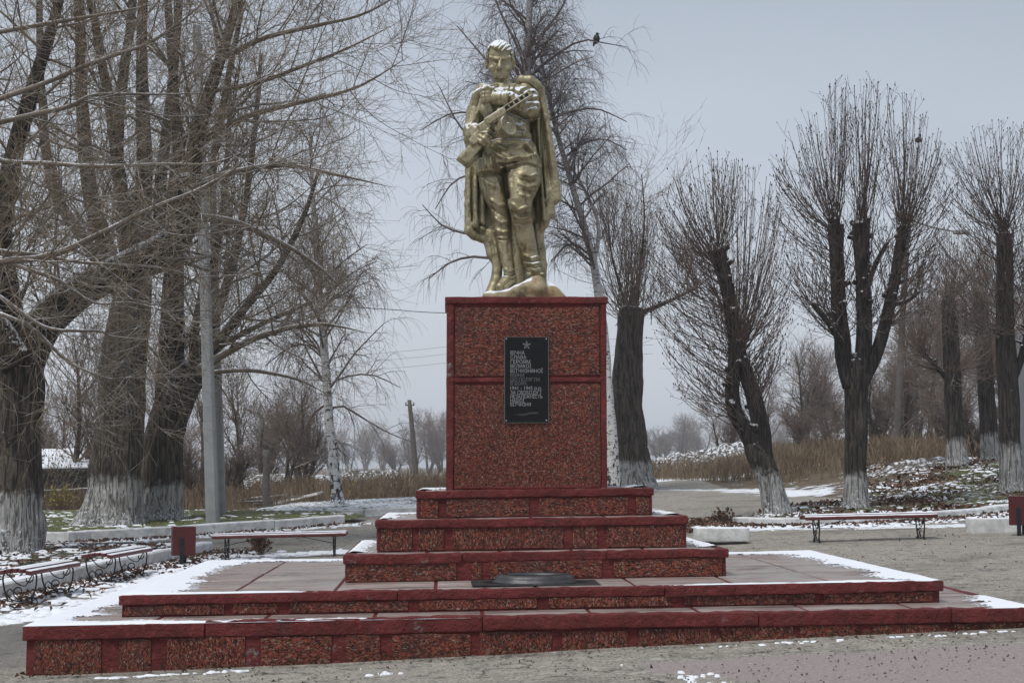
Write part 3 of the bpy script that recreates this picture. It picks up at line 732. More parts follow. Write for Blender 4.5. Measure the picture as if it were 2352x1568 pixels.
# wind-blown snow lying on the steps
def snow_sheet(name, x0, x1, y0, y1, top, f, parent, st=.022, th=.022, sh=True):
    X, Y = np.meshgrid(np.arange(x0, x1 + st / 2, st), np.arange(y0, y1 + st / 2, st), indexing='ij'); d = f(X, Y)
    # ragged melting edge that thins out into a grainy dusting
    d = d + (fbm(np.stack([X * 1.7, Y * 3.2, 0 * X], -1), 4, 21) - .5) * .50 + (fbm(np.stack([X * 11, Y * 17, 0 * X], -1), 2, 25) - .5) * .12
    edge = np.minimum(np.minimum(X - x0, x1 - X), np.minimum(Y - y0, y1 - Y))
    Z = top + .003 + th * np.clip(d * 2.2, 0, 1) ** .6 * np.clip(edge / .05, 0, 1)
    if sh: Z = Z + SH * X
    ok = (d > 0); ok = ok[:-1, :-1] & ok[1:, :-1] & ok[1:, 1:] & ok[:-1, 1:]
    r_ = np.random.default_rng(77).random(ok.shape); ok |= (d[:-1, :-1] > -.16) & (r_ < .55 * np.clip(1 + d[:-1, :-1] / .16, 0, 1) ** 2)
    I = np.arange(X.size).reshape(X.shape); F = np.stack([I[:-1, :-1], I[1:, :-1], I[1:, 1:], I[:-1, 1:]], -1)[ok]
    if len(F) == 0: return
    used, inv = np.unique(F, return_inverse=True)
    V = np.stack([X, Y, Z], -1).reshape(-1, 3)[used]
    o = obj(name, meshnp(name, V, inv.reshape(F.shape)), M['snow'], parent); o['kind'] = 'stuff'; return o
f1 = lambda X, Y: np.maximum.reduce([.40 - (X + 4.44) - .12 * sstep(-2.2, -1.0, -np.abs(Y + 1.5)), (.26 - .05 * (X + 4.44) - (Y + 3.03)) * 1.1 - sstep(-1.0, 1.4, X) * .3, .34 - (4.34 - X) - sstep(-2.4, -1.6, Y) * .5, .1 - (2.75 - Y)])
snow_sheet('snow', -4.47, 4.36, -3.055, 2.77, .306, f1, s0)
f2 = lambda X, Y: np.maximum.reduce([.42 - (X + 3.78), .16 - (2.20 - Y) - sstep(1.2, 2.5, np.abs(X)) * -.12, .36 - (3.72 - X), (.12 - (Y + 2.40)) * 2 - sstep(-2.6, -1.0, X) * (1 - sstep(1.0, 1.8, X)) * .5])
snow_sheet('snow', -3.80, 3.74, -2.42, 2.22, .500, f2, s1)
for (st_, S) in ((s2, STEPS[2]), (s3, STEPS[3]), (s4, STEPS[4])):
    x0_, x1_, yf_, yb_, zt = S[0], S[1], S[2], S[3], S[5]
    f3 = lambda X, Y: np.maximum(.30 - (yb_ - Y) - .15, .17 - np.minimum(X - x0_, x1_ - X)) * (Y > yf_ + .32) * 1.5 - .05 - (Y < yf_ + .32) * .5
    snow_sheet('snow', x0_, x1_, yf_, yb_, zt, f3, st_, .022, .03)

# burner of the eternal flame
bx, by = at(1228, 1332, 13.62)[:2]; bl = w2l((bx, by, 0)); bz = .506 + SH * bl[0]
brn = thing('flame_burner', (bx, by, bz), 'round cast iron burner ring on a dark flat plate on the platform', 'burner', rz=MY)
V, F = rbox(-.60, .60, -.30, .30, 0, .012, .3, .003); MB().add(V, F).build('plate', M['plate'], brn, False)
V, F = rbox(-.62, -.52, -.24, .26, .010, .026, .3, .003)
pb = MB()
for k in range(16):
    a = k * math.pi / 8
    if abs(math.sin(a)) < .95:
        pts = [(math.cos(a - .09) * .36, math.sin(a - .09) * .25), (math.cos(a) * .52, math.sin(a) * .29), (math.cos(a + .09) * .36, math.sin(a + .09) * .25)]
        pb.add(*prism(pts, lambda u, v, q: (u, v, q), .012, .016))
pb.build('ray_pattern', M['soot'], brn, False)
prof = [(.27, .02), (.275, .070), (.295, .088), (.33, .090), (.36, .078), (.382, .055), (.384, .030), (.40, .026), (.40, .012)]
V, F = lathe(prof, 40); V[:, 1] *= .72; MB().add(V, F).build('ring', M['castiron'], brn)
prof = [(.0, .022), (.15, .025), (.27, .03), (.283, .074), (.300, .092)]
V, F = lathe(prof, 40); V[:, 1] *= .72; MB().add(V, F).build('bowl', M['soot'], brn)
# ------------------------------------------------------------------ statue (modelled as blended volumes, then meshed)
SU, SV, SD = 1.0884, 1.0884, 15.62
PXM = SD / (FPX * SU) * 1.0     # metres for one unit at the statue
class Field:
    def __init__(s, lo, hi, h):
        s.lo = np.array(lo, float); s.h = h; s.n = np.ceil((np.array(hi) - s.lo) / h).astype(int) + 1
        s.F = np.full(s.n, 60., np.float32)
    rot = None
    def box(s, lo, hi):
        if s.rot is not None:                    # turned frame (lo/hi of the region, pivot v0,w0, angle, offset)
            (rl, rh, v0, w0, an, dv) = s.rot; rt, s.rot = s.rot, None; sl, (X, Y, Z) = s.box(rl, rh); s.rot = rt
            Y = Y - dv; c_, s_ = math.cos(an), math.sin(an); return sl, (X + 0 * Y + 0 * Z, v0 + (Y - v0) * c_ - (Z - w0) * s_ + 0 * X, w0 + (Y - v0) * s_ + (Z - w0) * c_ + 0 * X)
        a = np.maximum(0, np.floor((np.array(lo) - s.lo) / s.h).astype(int)); b = np.minimum(s.n, np.ceil((np.array(hi) - s.lo) / s.h).astype(int) + 1)
        if np.any(b <= a): return None
        sl = tuple(slice(a[k], b[k]) for k in range(3))
        G = np.meshgrid(*[s.lo[k] + s.h * np.arange(a[k], b[k]) for k in range(3)], indexing='ij', sparse=True)
        return sl, G
    def put(s, sl, d, k):
        A = s.F[sl]
        if k <= 0: s.F[sl] = np.minimum(A, d); return
        hh = np.clip(.5 + .5 * (A - d) / k, 0, 1); s.F[sl] = A * (1 - hh) + d * hh - k * hh * (1 - hh)
    def cut(s, sl, d, k):
        A = -s.F[sl]; hh = np.clip(.5 + .5 * (A - d) / k, 0, 1); s.F[sl] = -(A * (1 - hh) + d * hh - k * hh * (1 - hh))
    def cap(s, a, b, r1, r2=None, k=6, cut=False):
        r2 = r1 if r2 is None else r2; a = np.array(a, float); b = np.array(b, float); m = max(r1, r2) + k + 4
        q = s.box(np.minimum(a, b) - m, np.maximum(a, b) + m)
        if q is None: return s
        sl, (X, Y, Z) = q; v = b - a; L2 = max(v @ v, 1e-6)
        t = np.clip(((X - a[0]) * v[0] + (Y - a[1]) * v[1] + (Z - a[2]) * v[2]) / L2, 0, 1)
        d = np.sqrt((X - a[0] - t * v[0]) ** 2 + (Y - a[1] - t * v[1]) ** 2 + (Z - a[2] - t * v[2]) ** 2) - (r1 + (r2 - r1) * t)
        (s.cut if cut else s.put)(sl, d, k); return s
    def chain(s, pts, k=6):
        for (a, b) in zip(pts[:-1], pts[1:]): s.cap(a[:3], b[:3], a[3], b[3], k)
        return s
    def ell(s, c, r, k=6, cut=False, rz=0):
        c = np.array(c, float); r = np.array(r, float); m = r.max() + k + 4
        q = s.box(c - m, c + m)
        if q is None: return s
        sl, (X, Y, Z) = q; dx, dy, dz = X - c[0], Y - c[1], Z - c[2]
        if rz: cs, sn = math.cos(rz), math.sin(rz); dx, dy = dx * cs + dy * sn, -dx * sn + dy * cs
        k0 = np.sqrt((dx / r[0]) ** 2 + (dy / r[1]) ** 2 + (dz / r[2]) ** 2); k1 = np.sqrt((dx / r[0] ** 2) ** 2 + (dy / r[1] ** 2) ** 2 + (dz / r[2] ** 2) ** 2) + 1e-6
        d = np.where(k0 < .05, -r.min(), k0 * (k0 - 1) / k1); (s.cut if cut else s.put)(sl, d, k); return s
    def stack(s, rows, k=6, fold=None):
        """rows: (v, cu, cw, ru, rw) elliptical sections down the picture axis; fold(theta, v) scales the radius"""
        R = np.array(rows, float); m = max(R[:, 3].max(), R[:, 4].max()) + k + 4
        q = s.box((R[:, 1].min() - m, R[0, 0] - 3, R[:, 2].min() - m), (R[:, 1].max() + m, R[-1, 0] + 3, R[:, 2].max() + m)); sl, (X, Y, Z) = q
        yy = Y.ravel(); I = [np.interp(yy, R[:, 0], R[:, c]).reshape(1, -1, 1) for c in range(1, 5)]
        dx, dz = X - I[0], Z - I[1]; rr = np.sqrt((dx / I[2]) ** 2 + (dz / I[3]) ** 2)
        sc = 1.
        if fold is not None: sc = fold(np.arctan2(dz / I[3], dx / I[2]), Y)
        d = (rr - sc) * np.minimum(I[2], I[3]); d = np.maximum(d, np.maximum(R[0, 0] - Y, Y - R[-1, 0])); s.put(sl, d.astype(np.float32), k); return s
    def slab(s, c, ex, ey, ez, r=2, k=3, cut=False):
        """rounded box: c centre, ex/ey/ez half-extent axis vectors"""
        c = np.array(c, float); A = [np.array(e, float) for e in (ex, ey, ez)]; L = [np.linalg.norm(e) for e in A]; U = [e / l for e, l in zip(A, L)]
        m = sum(np.abs(e) for e in A) + r + k + 3; q = s.box(c - m, c + m); sl, (X, Y, Z) = q
        P = [np.abs((X - c[0]) * u[0] + (Y - c[1]) * u[1] + (Z - c[2]) * u[2]) - (l - r) for u, l in zip(U, L)]
        d = np.sqrt(sum(np.maximum(p, 0) ** 2 for p in P)) + np.minimum(np.maximum.reduce(P), 0) - r
        (s.cut if cut else s.put)(sl, d, k); return s
    def mesh(s, name, mat, parent, conv, lump=0, seed=0):
        F = s.F
        if lump:
            g = np.stack(np.meshgrid(*[np.arange(n // 4 + 2) for n in s.n], indexing='ij'), -1) * (4 * s.h)
            Nn = (fbm(g * .055, 2, seed) - .5) * 2 * lump
            Nn = np.repeat(np.repeat(np.repeat(Nn, 4, 0), 4, 1), 4, 2)
            for ax in range(3):                  # soften the blocks
                for _ in range(2): Nn = (np.roll(Nn, 1, ax) + Nn + np.roll(Nn, -1, ax) + np.roll(Nn, 2, ax)) / 4
            F = F + Nn[:F.shape[0], :F.shape[1], :F.shape[2]]
        V, Q = surface_nets(F); V = V * s.h + s.lo
        return obj(name, meshnp(name, conv(V), Q), mat, parent)
def surface_nets(F):
    ins = F < 0; c = [ins[dx:F.shape[0] - 1 + dx, dy:F.shape[1] - 1 + dy, dz:F.shape[2] - 1 + dz] for dx in (0, 1) for dy in (0, 1) for dz in (0, 1)]
    n = sum(a.astype(np.int8) for a in c); act = (n > 0) & (n < 8); idx = np.argwhere(act); lut = np.full(act.shape, -1, np.int64); lut[act] = np.arange(len(idx))
    corners = np.array([(a, b, d) for a in (0, 1) for b in (0, 1) for d in (0, 1)])
    vals = np.stack([F[tuple((idx + o).T)] for o in corners], -1); acc = np.zeros((len(idx), 3)); cnt = np.zeros(len(idx))
    for i in range(8):
        for j in range(i + 1, 8):
            if np.abs(corners[i] - corners[j]).sum() != 1: continue
            a, b = vals[:, i], vals[:, j]; cr = (a < 0) != (b < 0); t = np.where(cr, a / np.where(cr, a - b, 1), 0)
            p = corners[i] + t[:, None] * (corners[j] - corners[i]); acc += np.where(cr[:, None], p, 0); cnt += cr
    V = idx + acc / np.maximum(cnt, 1)[:, None]; quads = []
    for ax in range(3):
        o = [0, 0, 0]; o[ax] = 1; A = ins[:-1, :-1, :-1] if False else None
        a = ins[tuple(slice(0, -1) if k == ax else slice(None) for k in range(3))]; b = ins[tuple(slice(1, None) if k == ax else slice(None) for k in range(3))]
        e = np.argwhere(a != b); sgn = a[tuple(e.T)]
        u, v = [k for k in range(3) if k != ax]
        ok = (e[:, u] > 0) & (e[:, v] > 0) & (e[:, u] < F.shape[u] - 1) & (e[:, v] < F.shape[v] - 1); e, sgn = e[ok], sgn[ok]
        q = []
        for (du, dv) in ((0, 0), (1, 0), (1, 1), (0, 1)):
            p = e.copy(); p[:, u] -= du; p[:, v] -= dv; q.append(lut[tuple(p.T)])
        q = np.stack(q, -1); flip = sgn if ax != 1 else ~sgn; q[flip] = q[flip][:, ::-1]; quads.append(q)
    return V, np.concatenate(quads)

ST_ORG = at(1210, 683, SD); ST_ORG[2] = 3.427
statue = thing('soldier_statue', ST_ORG, 'gold painted statue of a standing soldier in a cape holding a drum-magazine gun', 'statue')
def conv(V):
    """(u right, v down, w towards the viewer), measured on the photograph, to metres in the statue's frame"""
    x = (V[:, 0] / SU - 1176) / FPX; y = (784 - V[:, 1] / SU) / FPX
    dy = math.cos(PITCH) - y * math.sin(PITCH); dz = math.sin(PITCH) + y * math.cos(PITCH); s_ = SD / dy
    return np.stack([x * s_, SD - V[:, 2] * PXM, CAMZ + dz * s_], -1) - ST_ORG


def bulge(s, pts, wd, amp, side=1, w0=None):
    """soft ridge (amp>0) or furrow (amp<0) pressed along a polyline on the front (side=1) surface"""
    P = np.array(pts, float); m = wd * 2.6
    lo = np.array((P[:, 0].min() - m, P[:, 1].min() - m, -200.)); hi = np.array((P[:, 0].max() + m, P[:, 1].max() + m, 200.))
    if w0 is not None: lo[2] = w0
    sl, (X, Y, Z) = s.box(lo, hi); U, Vv = X[:, :, 0], Y[:, :, 0]
    seg = np.linalg.norm(np.diff(P, axis=0), axis=1); tot = seg.sum(); acc = 0; D = np.full(np.broadcast_shapes(U.shape, Vv.shape), 1e9); T = np.zeros(D.shape)
    for (p, q), L in zip(zip(P[:-1], P[1:]), seg):
        v = q - p; t = np.clip(((U - p[0]) * v[0] + (Vv - p[1]) * v[1]) / (L * L), 0, 1); d = np.hypot(U - p[0] - t * v[0], Vv - p[1] - t * v[1])
        k = d < D; D = np.where(k, d, D); T = np.where(k, (acc + t * L) / tot, T); acc += L
    prof = np.exp(-(D / wd) ** 2) * np.clip(np.minimum(T, 1 - T) * 4 + .25, 0, 1) * amp
    wt = np.clip((Z * side) / 10 + .5, 0, 1) if w0 is None else 1.
    s.F[sl] -= (prof[:, :, None] * wt).astype(np.float32)
    return s
Field.bulge = bulge
H = 1.6
body = Field((1140, 95, -75), (1430, 768, 98), H)
B = body
# torso and tunic
B.stack([(212, 1262, -2, 34, 22), (222, 1265, 0, 54, 30), (240, 1264, 2, 62, 35), (265, 1266, 4, 58, 38), (300, 1272, 3, 52, 35), (335, 1276, 2, 49, 33), (350, 1277, 2, 50, 34)], 7)
B.ell((1240, 250, 24), (28, 28, 16), 12).ell((1294, 250, 24), (28, 28, 16), 12)
skf = lambda th, v: 1 + (.03 * np.sin(5 * th + v * .02) + .02 * np.sin(9 * th + 1.3)) * np.clip((v - 355) / 50, 0, 1)
B.stack([(338, 1277, 2, 50, 34), (350, 1277, 2, 53, 36), (365, 1274, 4, 62, 43), (390, 1273, 6, 68, 46), (412, 1273, 8, 75, 48), (417, 1273, 8, 77, 48)], 3, skf)
B.stack([(406, 1230, 8, 40, 46), (425, 1224, 10, 34, 46), (438, 1222, 10, 31, 44)], 3)
B.cap((1252, 430, 50), (1318, 414, 46), 3.2, 3.2, 5).cap((1318, 414, 45), (1350, 421, 20), 3.2, 3.2, 5)
B.stack([(337, 1277, 2, 52, 36.5), (350, 1277, 2, 54, 38.5)], 1)              # belt
B.slab((1313, 344, 34), (7, 0, -3), (0, 6, 0), (1, 0, 3), 1, 1)
# left arm across the chest (towards the viewer's right)
B.chain([(1312, 226, -4, 22), (1324, 246, 0, 23), (1328, 270, 6, 22), (1326, 288, 16, 20)], 6)
B.chain([(1326, 286, 22, 20), (1298, 273, 50, 20), (1270, 264, 62, 18), (1242, 261, 63, 15)], 4)
B.stack([(246, 1241, 57, 12, 14), (277, 1241, 57, 12, 14)], 4).ell((1243, 273, 72), (3.2, 3.2, 3), 1)
# fist clutching the cape
B.slab((1221, 254, 60), (10, 0, 1), (1, 17, 0), (0, 0, 11), 8, 5)
for i, v_ in enumerate((242, 251, 260, 268)):
    u0 = 1213 + (i == 3) * 2; B.cap((1224, v_ - 1, 68), (u0 - 3, v_, 69), 5.2, 5.0, 3).cap((u0 - 3, v_, 69), (u0 - 7, v_ + 1, 60), 5.0, 4.6, 3)
B.cap((1230, 240, 62), (1218, 236, 69), 5.6, 5.2, 4).cap((1218, 236, 69), (1208, 240, 66), 5.2, 4.6, 3)
# right arm under the cape and the hand on the stock
B.chain([(1208, 232, -2, 24), (1190, 280, -4, 23), (1180, 330, 6, 22)], 8)
B.chain([(1180, 330, 8, 21), (1184, 340, 28, 18), (1190, 346, 44, 15)], 6)
B.cap((1177, 347, 36), (1188, 331, 44), 13, 13, 3)
B.slab((1199, 350, 60), (14, 4, 4), (-4, 14, 0), (-2, 0, 9), 7, 6)
for i, (a, m_, c) in enumerate((((1206, 339, 70), (1221, 343, 76), (1230, 351, 70)), ((1205, 348, 74), (1218, 354, 80), (1227, 361, 74)), ((1201, 357, 74), (1212, 364, 79), (1222, 371, 72)), ((1195, 364, 70), (1204, 371, 75), (1213, 377, 68)))):
    B.cap(a, m_, 5.8, 5.6, 3).cap(m_, c, 5.6, 4.8, 3)
B.cap((1192, 338, 60), (1203, 332, 70), 5.8, 5.4, 4).cap((1203, 332, 70), (1216, 330, 74), 5.4, 4.6, 3)
# trousers, knees, boots
B.stack([(400, 1226, 0, 34, 40), (440, 1226, -2, 32, 37), (475, 1231, -2, 31, 35), (505, 1241, -2, 26, 31), (530, 1248, -4, 22.5, 28), (560, 1254, -6, 21, 24), (590, 1258, -8, 19, 21), (600, 1259, -8, 18, 20)], 4)
B.stack([(594, 1257, -8, 21, 22.5), (602, 1258, -8, 19.5, 21), (625, 1263, -8, 18, 20), (655, 1269, -6, 15.5, 17), (680, 1273, -3, 14, 16), (700, 1275, 2, 15, 17)], 3)
B.chain([(1274, 695, 6, 15), (1264, 710, 22, 14), (1250, 722, 40, 11)], 7).slab((1262, 729, 26), (16, 9, 16), (3, 3, 0), (-8, 0, 6), 2, 3)
B.stack([(400, 1306, 6, 46, 40), (430, 1308, 10, 46, 40), (460, 1309, 20, 43, 38), (485, 1305, 28, 37, 35), (508, 1300, 33, 31, 32), (528, 1300, 31, 28, 30), (545, 1304, 25, 25, 26), (560, 1306, 20, 24, 25)], 6)
B.stack([(555, 1306, 18, 27, 27), (564, 1307, 17, 25.5, 26), (600, 1314, 10, 24.5, 25), (630, 1322, 4, 22, 23), (652, 1327, 2, 21, 22), (668, 1332, 2, 20, 22)], 3)
B.chain([(1332, 664, 6, 20), (1336, 676, 28, 18), (1337, 682, 46, 14)], 7).slab((1338, 692, 24), (22, 2, 0), (0, 4, 0), (0, 0, 30), 3, 3)
# neck, collar and head
B.chain([(1252, 185, -8, 21), (1256, 206, -6, 22), (1258, 226, -4, 28)], 6)
B.stack([(206, 1260, -5, 25, 24), (214, 1258, -2, 27, 28), (224, 1258, 0, 34, 31)], 2)
B.cap((1243, 206, 30), (1244, 224, 34), 3.5, 4, 3, cut=True)
HEAD_ROT = 195, -8, .20, -4
B.rot = ((1205, 98, -60), (1298, 214, 62), *HEAD_ROT)
B.ell((1250, 146, -2), (32, 39, 37), 5).ell((1250, 168, 6), (28, 26, 29), 6).ell((1251, 190, 20), (15, 11, 13), 6).ell((1251, 196.5, 25), (9.5, 5.5, 6), 3)
B.cap((1229, 168, 0), (1240, 191, 17), 9.5, 9, 5).cap((1272, 168, 0), (1261, 191, 17), 10.5, 9, 5)
B.cap((1227, 150, 23), (1246, 155.5, 36), 4.4, 4.6, 2.5).cap((1273, 150, 23), (1254, 155.5, 36), 4.4, 4.6, 2.5)      # frowning brow
B.cap((1250, 152, 34), (1249.5, 174, 44), 4.0, 6.0, 2).ell((1243.5, 177, 37), (4, 3.2, 4), 1.5).ell((1255.5, 177, 37), (4, 3.2, 4), 1.5)
B.ell((1237.5, 162, 39), (9, 5.2, 11), 2, cut=True).ell((1262.5, 162, 39), (9, 5.2, 11), 2, cut=True)
B.ell((1238.5, 164, 26), (4.8, 3.2, 5), 1).ell((1261.5, 164, 26), (4.8, 3.2, 5), 1)
B.ell((1230, 175, 22), (9, 7, 9.5), 5).ell((1270, 175, 22), (9, 7, 9.5), 5)
B.ell((1250, 185, 24), (13, 8, 10), 4).cap((1241, 187.6, 30), (1250, 186, 34), 1.8, 2.4, 2).cap((1259, 187.6, 30), (1250, 186, 34), 1.8, 2.4, 2).cap((1244, 192.2, 32), (1256, 192.2, 32), 2.6, 2.6, 2)
B.cap((1240, 189.4, 36), (1260, 189.4, 36), 2.0, 2.0, 1, cut=True).cap((1242, 177, 43), (1236, 187, 36), 1.6, 1.6, 2, cut=True).cap((1258, 177, 43), (1264, 187, 36), 1.6, 1.6, 2, cut=True)
B.cap((1250, 148, 38), (1250, 157, 40.5), 1.5, 1.5, 1, cut=True).cap((1238, 142, 38), (1262, 142, 38), 1.4, 1.4, 2, cut=True)
for s_ in (-1, 1):
    B.ell((1250.5 + s_ * 33.5, 163, -6), (4.8, 12.5, 7.5), 2).ell((1250.5 + s_ * 36.5, 161, -1), (3, 7.5, 4.5), 1.5, cut=True)
B.rot = None
# pressed folds: tunic, sleeves, trousers, boots
for pts, wd, am in (
    ([(1222, 372), (1240, 392), (1266, 416)], 7, 6), ([(1232, 366), (1262, 384), (1300, 380), (1326, 362)], 7, 6), ([(1246, 398), (1274, 410), (1302, 400)], 6, 5), ([(1302, 358), (1326, 376), (1338, 392), (1318, 404), (1292, 404)], 6, 7),
    ([(1236, 380), (1254, 398)], 4, -5), ([(1252, 372), (1292, 368)], 5, -4), ([(1306, 372), (1322, 388)], 5, -6), ([(1210, 388), (1216, 428)], 5, 4), ([(1226, 396), (1230, 432)], 5, 4), ([(1336, 362), (1346, 412)], 5, 5), ([(1276, 416), (1322, 408)], 4, -4),
    ([(1318, 304), (1290, 294), (1262, 286)], 4.5, -8), ([(1300, 232), (1306, 246), (1290, 250)], 4, -5), ([(1262, 236), (1284, 242), (1302, 246)], 4, -6), ([(1196, 444), (1238, 443), (1258, 436), (1290, 424), (1318, 419), (1350, 427)], 4, -7), ([(1208, 354), (1240, 352), (1280, 354), (1330, 352)], 3, -4), ([(1212, 334), (1260, 333), (1326, 333)], 3, -3), ([(1264, 352), (1312, 354)], 4, -3), ([(1240, 354), (1276, 360)], 4, 3),
    ([(1284, 316), (1304, 330), (1322, 334)], 6, 5), ([(1286, 330), (1310, 318), (1326, 300)], 5, 5), ([(1240, 318), (1256, 334)], 5, 4), ([(1300, 304), (1318, 318)], 4, -4),
    ([(1276, 212), (1270, 230), (1266, 248)], 2.6, 4), ([(1288, 214), (1282, 232), (1278, 248)], 2.6, 4), ([(1232, 226), (1240, 246)], 3, 3),
    ([(1322, 220), (1304, 232), (1292, 246)], 5, 5), ([(1336, 230), (1316, 242), (1300, 256)], 5, 5), ([(1344, 246), (1322, 254), (1304, 268)], 5, 5), ([(1346, 264), (1326, 270), (1310, 282)], 5, 5), ([(1330, 238), (1308, 252)], 3.5, -4), ([(1338, 256), (1314, 266)], 3.5, -4),
    ([(1284, 246), (1280, 262), (1284, 284)], 4.5, 4), ([(1266, 246), (1264, 262), (1268, 280)], 4, 4), ([(1275, 250), (1273, 278)], 3, -4), ([(1256, 248), (1254, 276)], 3, -3), ([(1298, 252), (1294, 290)], 3.5, -4), ([(1336, 282), (1310, 296), (1290, 292)], 5, 5),
    ([(1262, 426), (1266, 460), (1276, 510)], 5, -7), ([(1284, 424), (1272, 452), (1274, 490)], 6, 4), ([(1300, 446), (1326, 452), (1346, 442)], 5, 6), ([(1298, 458), (1322, 466), (1342, 458)], 4, -6), ([(1296, 470), (1318, 480), (1342, 470)], 5, 6), ([(1304, 486), (1326, 492), (1338, 486)], 4, -4), ([(1298, 498), (1320, 504), (1332, 496)], 4, 4),
    ([(1276, 516), (1296, 536), (1326, 524)], 4.5, 5), ([(1280, 534), (1302, 548), (1328, 540)], 4, -5), ([(1282, 548), (1304, 556), (1330, 548)], 4, 4), ([(1284, 563), (1308, 568), (1332, 560)], 2.2, -3),
    ([(1200, 446), (1222, 466), (1246, 474)], 6, 4), ([(1236, 440), (1248, 470), (1262, 510)], 6, 4), ([(1222, 500), (1246, 518), (1268, 516)], 5, 4), ([(1226, 520), (1246, 536), (1268, 540)], 5, -4), ([(1234, 545), (1252, 560), (1274, 556)], 5, 4), ([(1236, 574), (1256, 584), (1276, 578)], 5, 4), ([(1240, 598), (1258, 602), (1278, 598)], 2.2, -3), ([(1246, 610), (1256, 640), (1264, 668)], 5, 2.5), ([(1270, 606), (1272, 640)], 5, -3),
    ([(1306, 640), (1328, 650), (1350, 642)], 4.5, 6), ([(1308, 652), (1330, 660), (1352, 652)], 3.5, -5), ([(1310, 660), (1332, 668), (1356, 660)], 4, 5), ([(1314, 670), (1336, 678), (1358, 670)], 2.5, -4), ([(1300, 575), (1304, 630)], 6, -2.5), ([(1320, 575), (1330, 630)], 6, 2.5),
    ([(1258, 672), (1274, 682), (1288, 674)], 4, 4), ([(1258, 688), (1276, 694), (1290, 686)], 3, -4)): B.bulge(pts, wd * .8, am * 1.15)
body_o = body.mesh('body', M['gold'], statue, conv, .6, 3)
# hair
hr = Field((1205, 90, -60), (1300, 200, 66), 1.4)
hr.rot = ((1205, 90, -60), (1300, 200, 66), *HEAD_ROT); sl, (X, Y, Z) = hr.box(None, None)
k0 = np.sqrt(((X - 1250) / 35) ** 2 + ((Y - 147) / 41.5) ** 2 + ((Z + 4) / 41) ** 2)
streak = .9 * np.sin((X - 1250) * .55 + (Y - 120) * .42 + Z * .12) + .6 * np.sin((X - 1250) * .9 + (Y - 120) * .9 - Z * .3)
quiff = 5.0 * np.exp(-(((X - 1240) / 22) ** 2 + ((Y - 124) / 10) ** 2)) * (Z > 0)
line = 134 + 7 * np.sin((X - 1244) * .09) - 8 * np.exp(-((X - 1263) / 9) ** 2) - 5 * np.exp(-((X - 1226) / 5) ** 2)
front = np.clip((Z - 2) / 14, 0, 1); hl = line * front + 186 * (1 - front); tem = np.clip((np.abs(X - 1250) - 26) / 6, 0, 1); hl = hl + tem * front * 22
hr.put(sl, np.maximum((k0 - 1) * 38 - streak - quiff, (Y - hl) * .8).astype(np.float32), 0)
hr.rot = None; hr.mesh('hair', M['gold'], statue, conv, 0, 7)
# cape: long hanging folds joined by the cloth between them
cp = Field((1145, 180, -95), (1425, 752, 78), 2.0); Cc = cp
Cc.chain([(1282, 208, -8, 8), (1302, 200, 6, 9), (1325, 202, 8, 10), (1344, 214, 2, 11)], 5)
Cc.chain([(1290, 200, -14, 10), (1326, 199, -12, 12), (1349, 222, -12, 12), (1363, 290, -12, 11), (1378, 380, -10, 10), (1391, 460, -8, 10), (1395, 496, -6, 10)], 5)
Cc.chain([(1340, 218, -22, 12), (1352, 300, -26, 13), (1360, 400, -20, 13), (1370, 480, -14, 14), (1376, 534, -10, 13)], 5)
Cc.chain([(1334, 240, -30, 10), (1340, 330, -34, 10), (1344, 430, -34, 10), (1350, 520, -30, 10), (1352, 570, -26, 9)], 5)
Cc.chain([(1346, 300, -8, 6), (1353, 400, -4, 6), (1360, 500, 0, 7), (1362, 548, 2, 7)], 5)
Cc.chain([(1374, 534, -8, 9), (1364, 550, -8, 9), (1354, 570, -18, 9)], 5)
Cc.stack([(205, 1275, -34, 60, 12), (240, 1272, -38, 84, 12), (320, 1270, -42, 98, 12), (420, 1272, -42, 104, 12), (500, 1272, -40, 104, 12), (560, 1268, -38, 92, 12), (585, 1262, -36, 84, 11)], 7, lambda th, v: 1 + .10 * np.sin(11 * th))
Cc.chain([(1366, 380, -16, 11), (1382, 470, -12, 12), (1386, 500, -10, 11)], 5)
Cc.chain([(1358, 440, -24, 12), (1364, 520, -18, 13), (1362, 556, -18, 11)], 5)
# viewer's left side
Cc.chain([(1222, 222, 14, 9), (1206, 228, 20, 11), (1194, 244, 14, 13), (1185, 280, 6, 13), (1175, 325, 8, 12), (1172, 350, 6, 12), (1178, 378, 0, 12)], 5)
Cc.chain([(1190, 262, 4, 14), (1192, 310, -4, 14), (1188, 360, -8, 14)], 5)
Cc.chain([(1215, 236, 36, 6), (1205, 262, 38, 6), (1192, 296, 38, 5.5), (1178, 322, 32, 6), (1168, 340, 22, 7)], 4)
Cc.chain([(1244, 222, 30, 5), (1226, 228, 40, 6), (1213, 238, 47, 7), (1206, 248, 50, 6)], 4)
Cc.cap((1212, 230, 40), (1219, 236, 48), 8, 7, 4).cap((1196, 238, 24), (1212, 232, 40), 7, 6, 5)
Cc.chain([(1213, 268, 56, 8), (1211, 286, 52, 11), (1218, 303, 46, 8)], 5).chain([(1222, 272, 56, 6), (1226, 288, 50, 8), (1230, 296, 44, 6)], 4)
Cc.chain([(1182, 370, -14, 12), (1174, 440, -12, 11), (1172, 510, -8, 11), (1172, 574, -4, 11)], 5)
Cc.chain([(1196, 390, -10, 10), (1188, 450, -4, 10), (1187, 520, 2, 10), (1190, 560, 6, 11)], 5)
Cc.chain([(1206, 440, -18, 9), (1204, 520, -14, 9), (1206, 568, -6, 9)], 5)
Cc.chain([(1172, 576, -6, 12), (1186, 586, -14, 12), (1204, 592, -20, 11), (1222, 596, -20, 12)], 5)
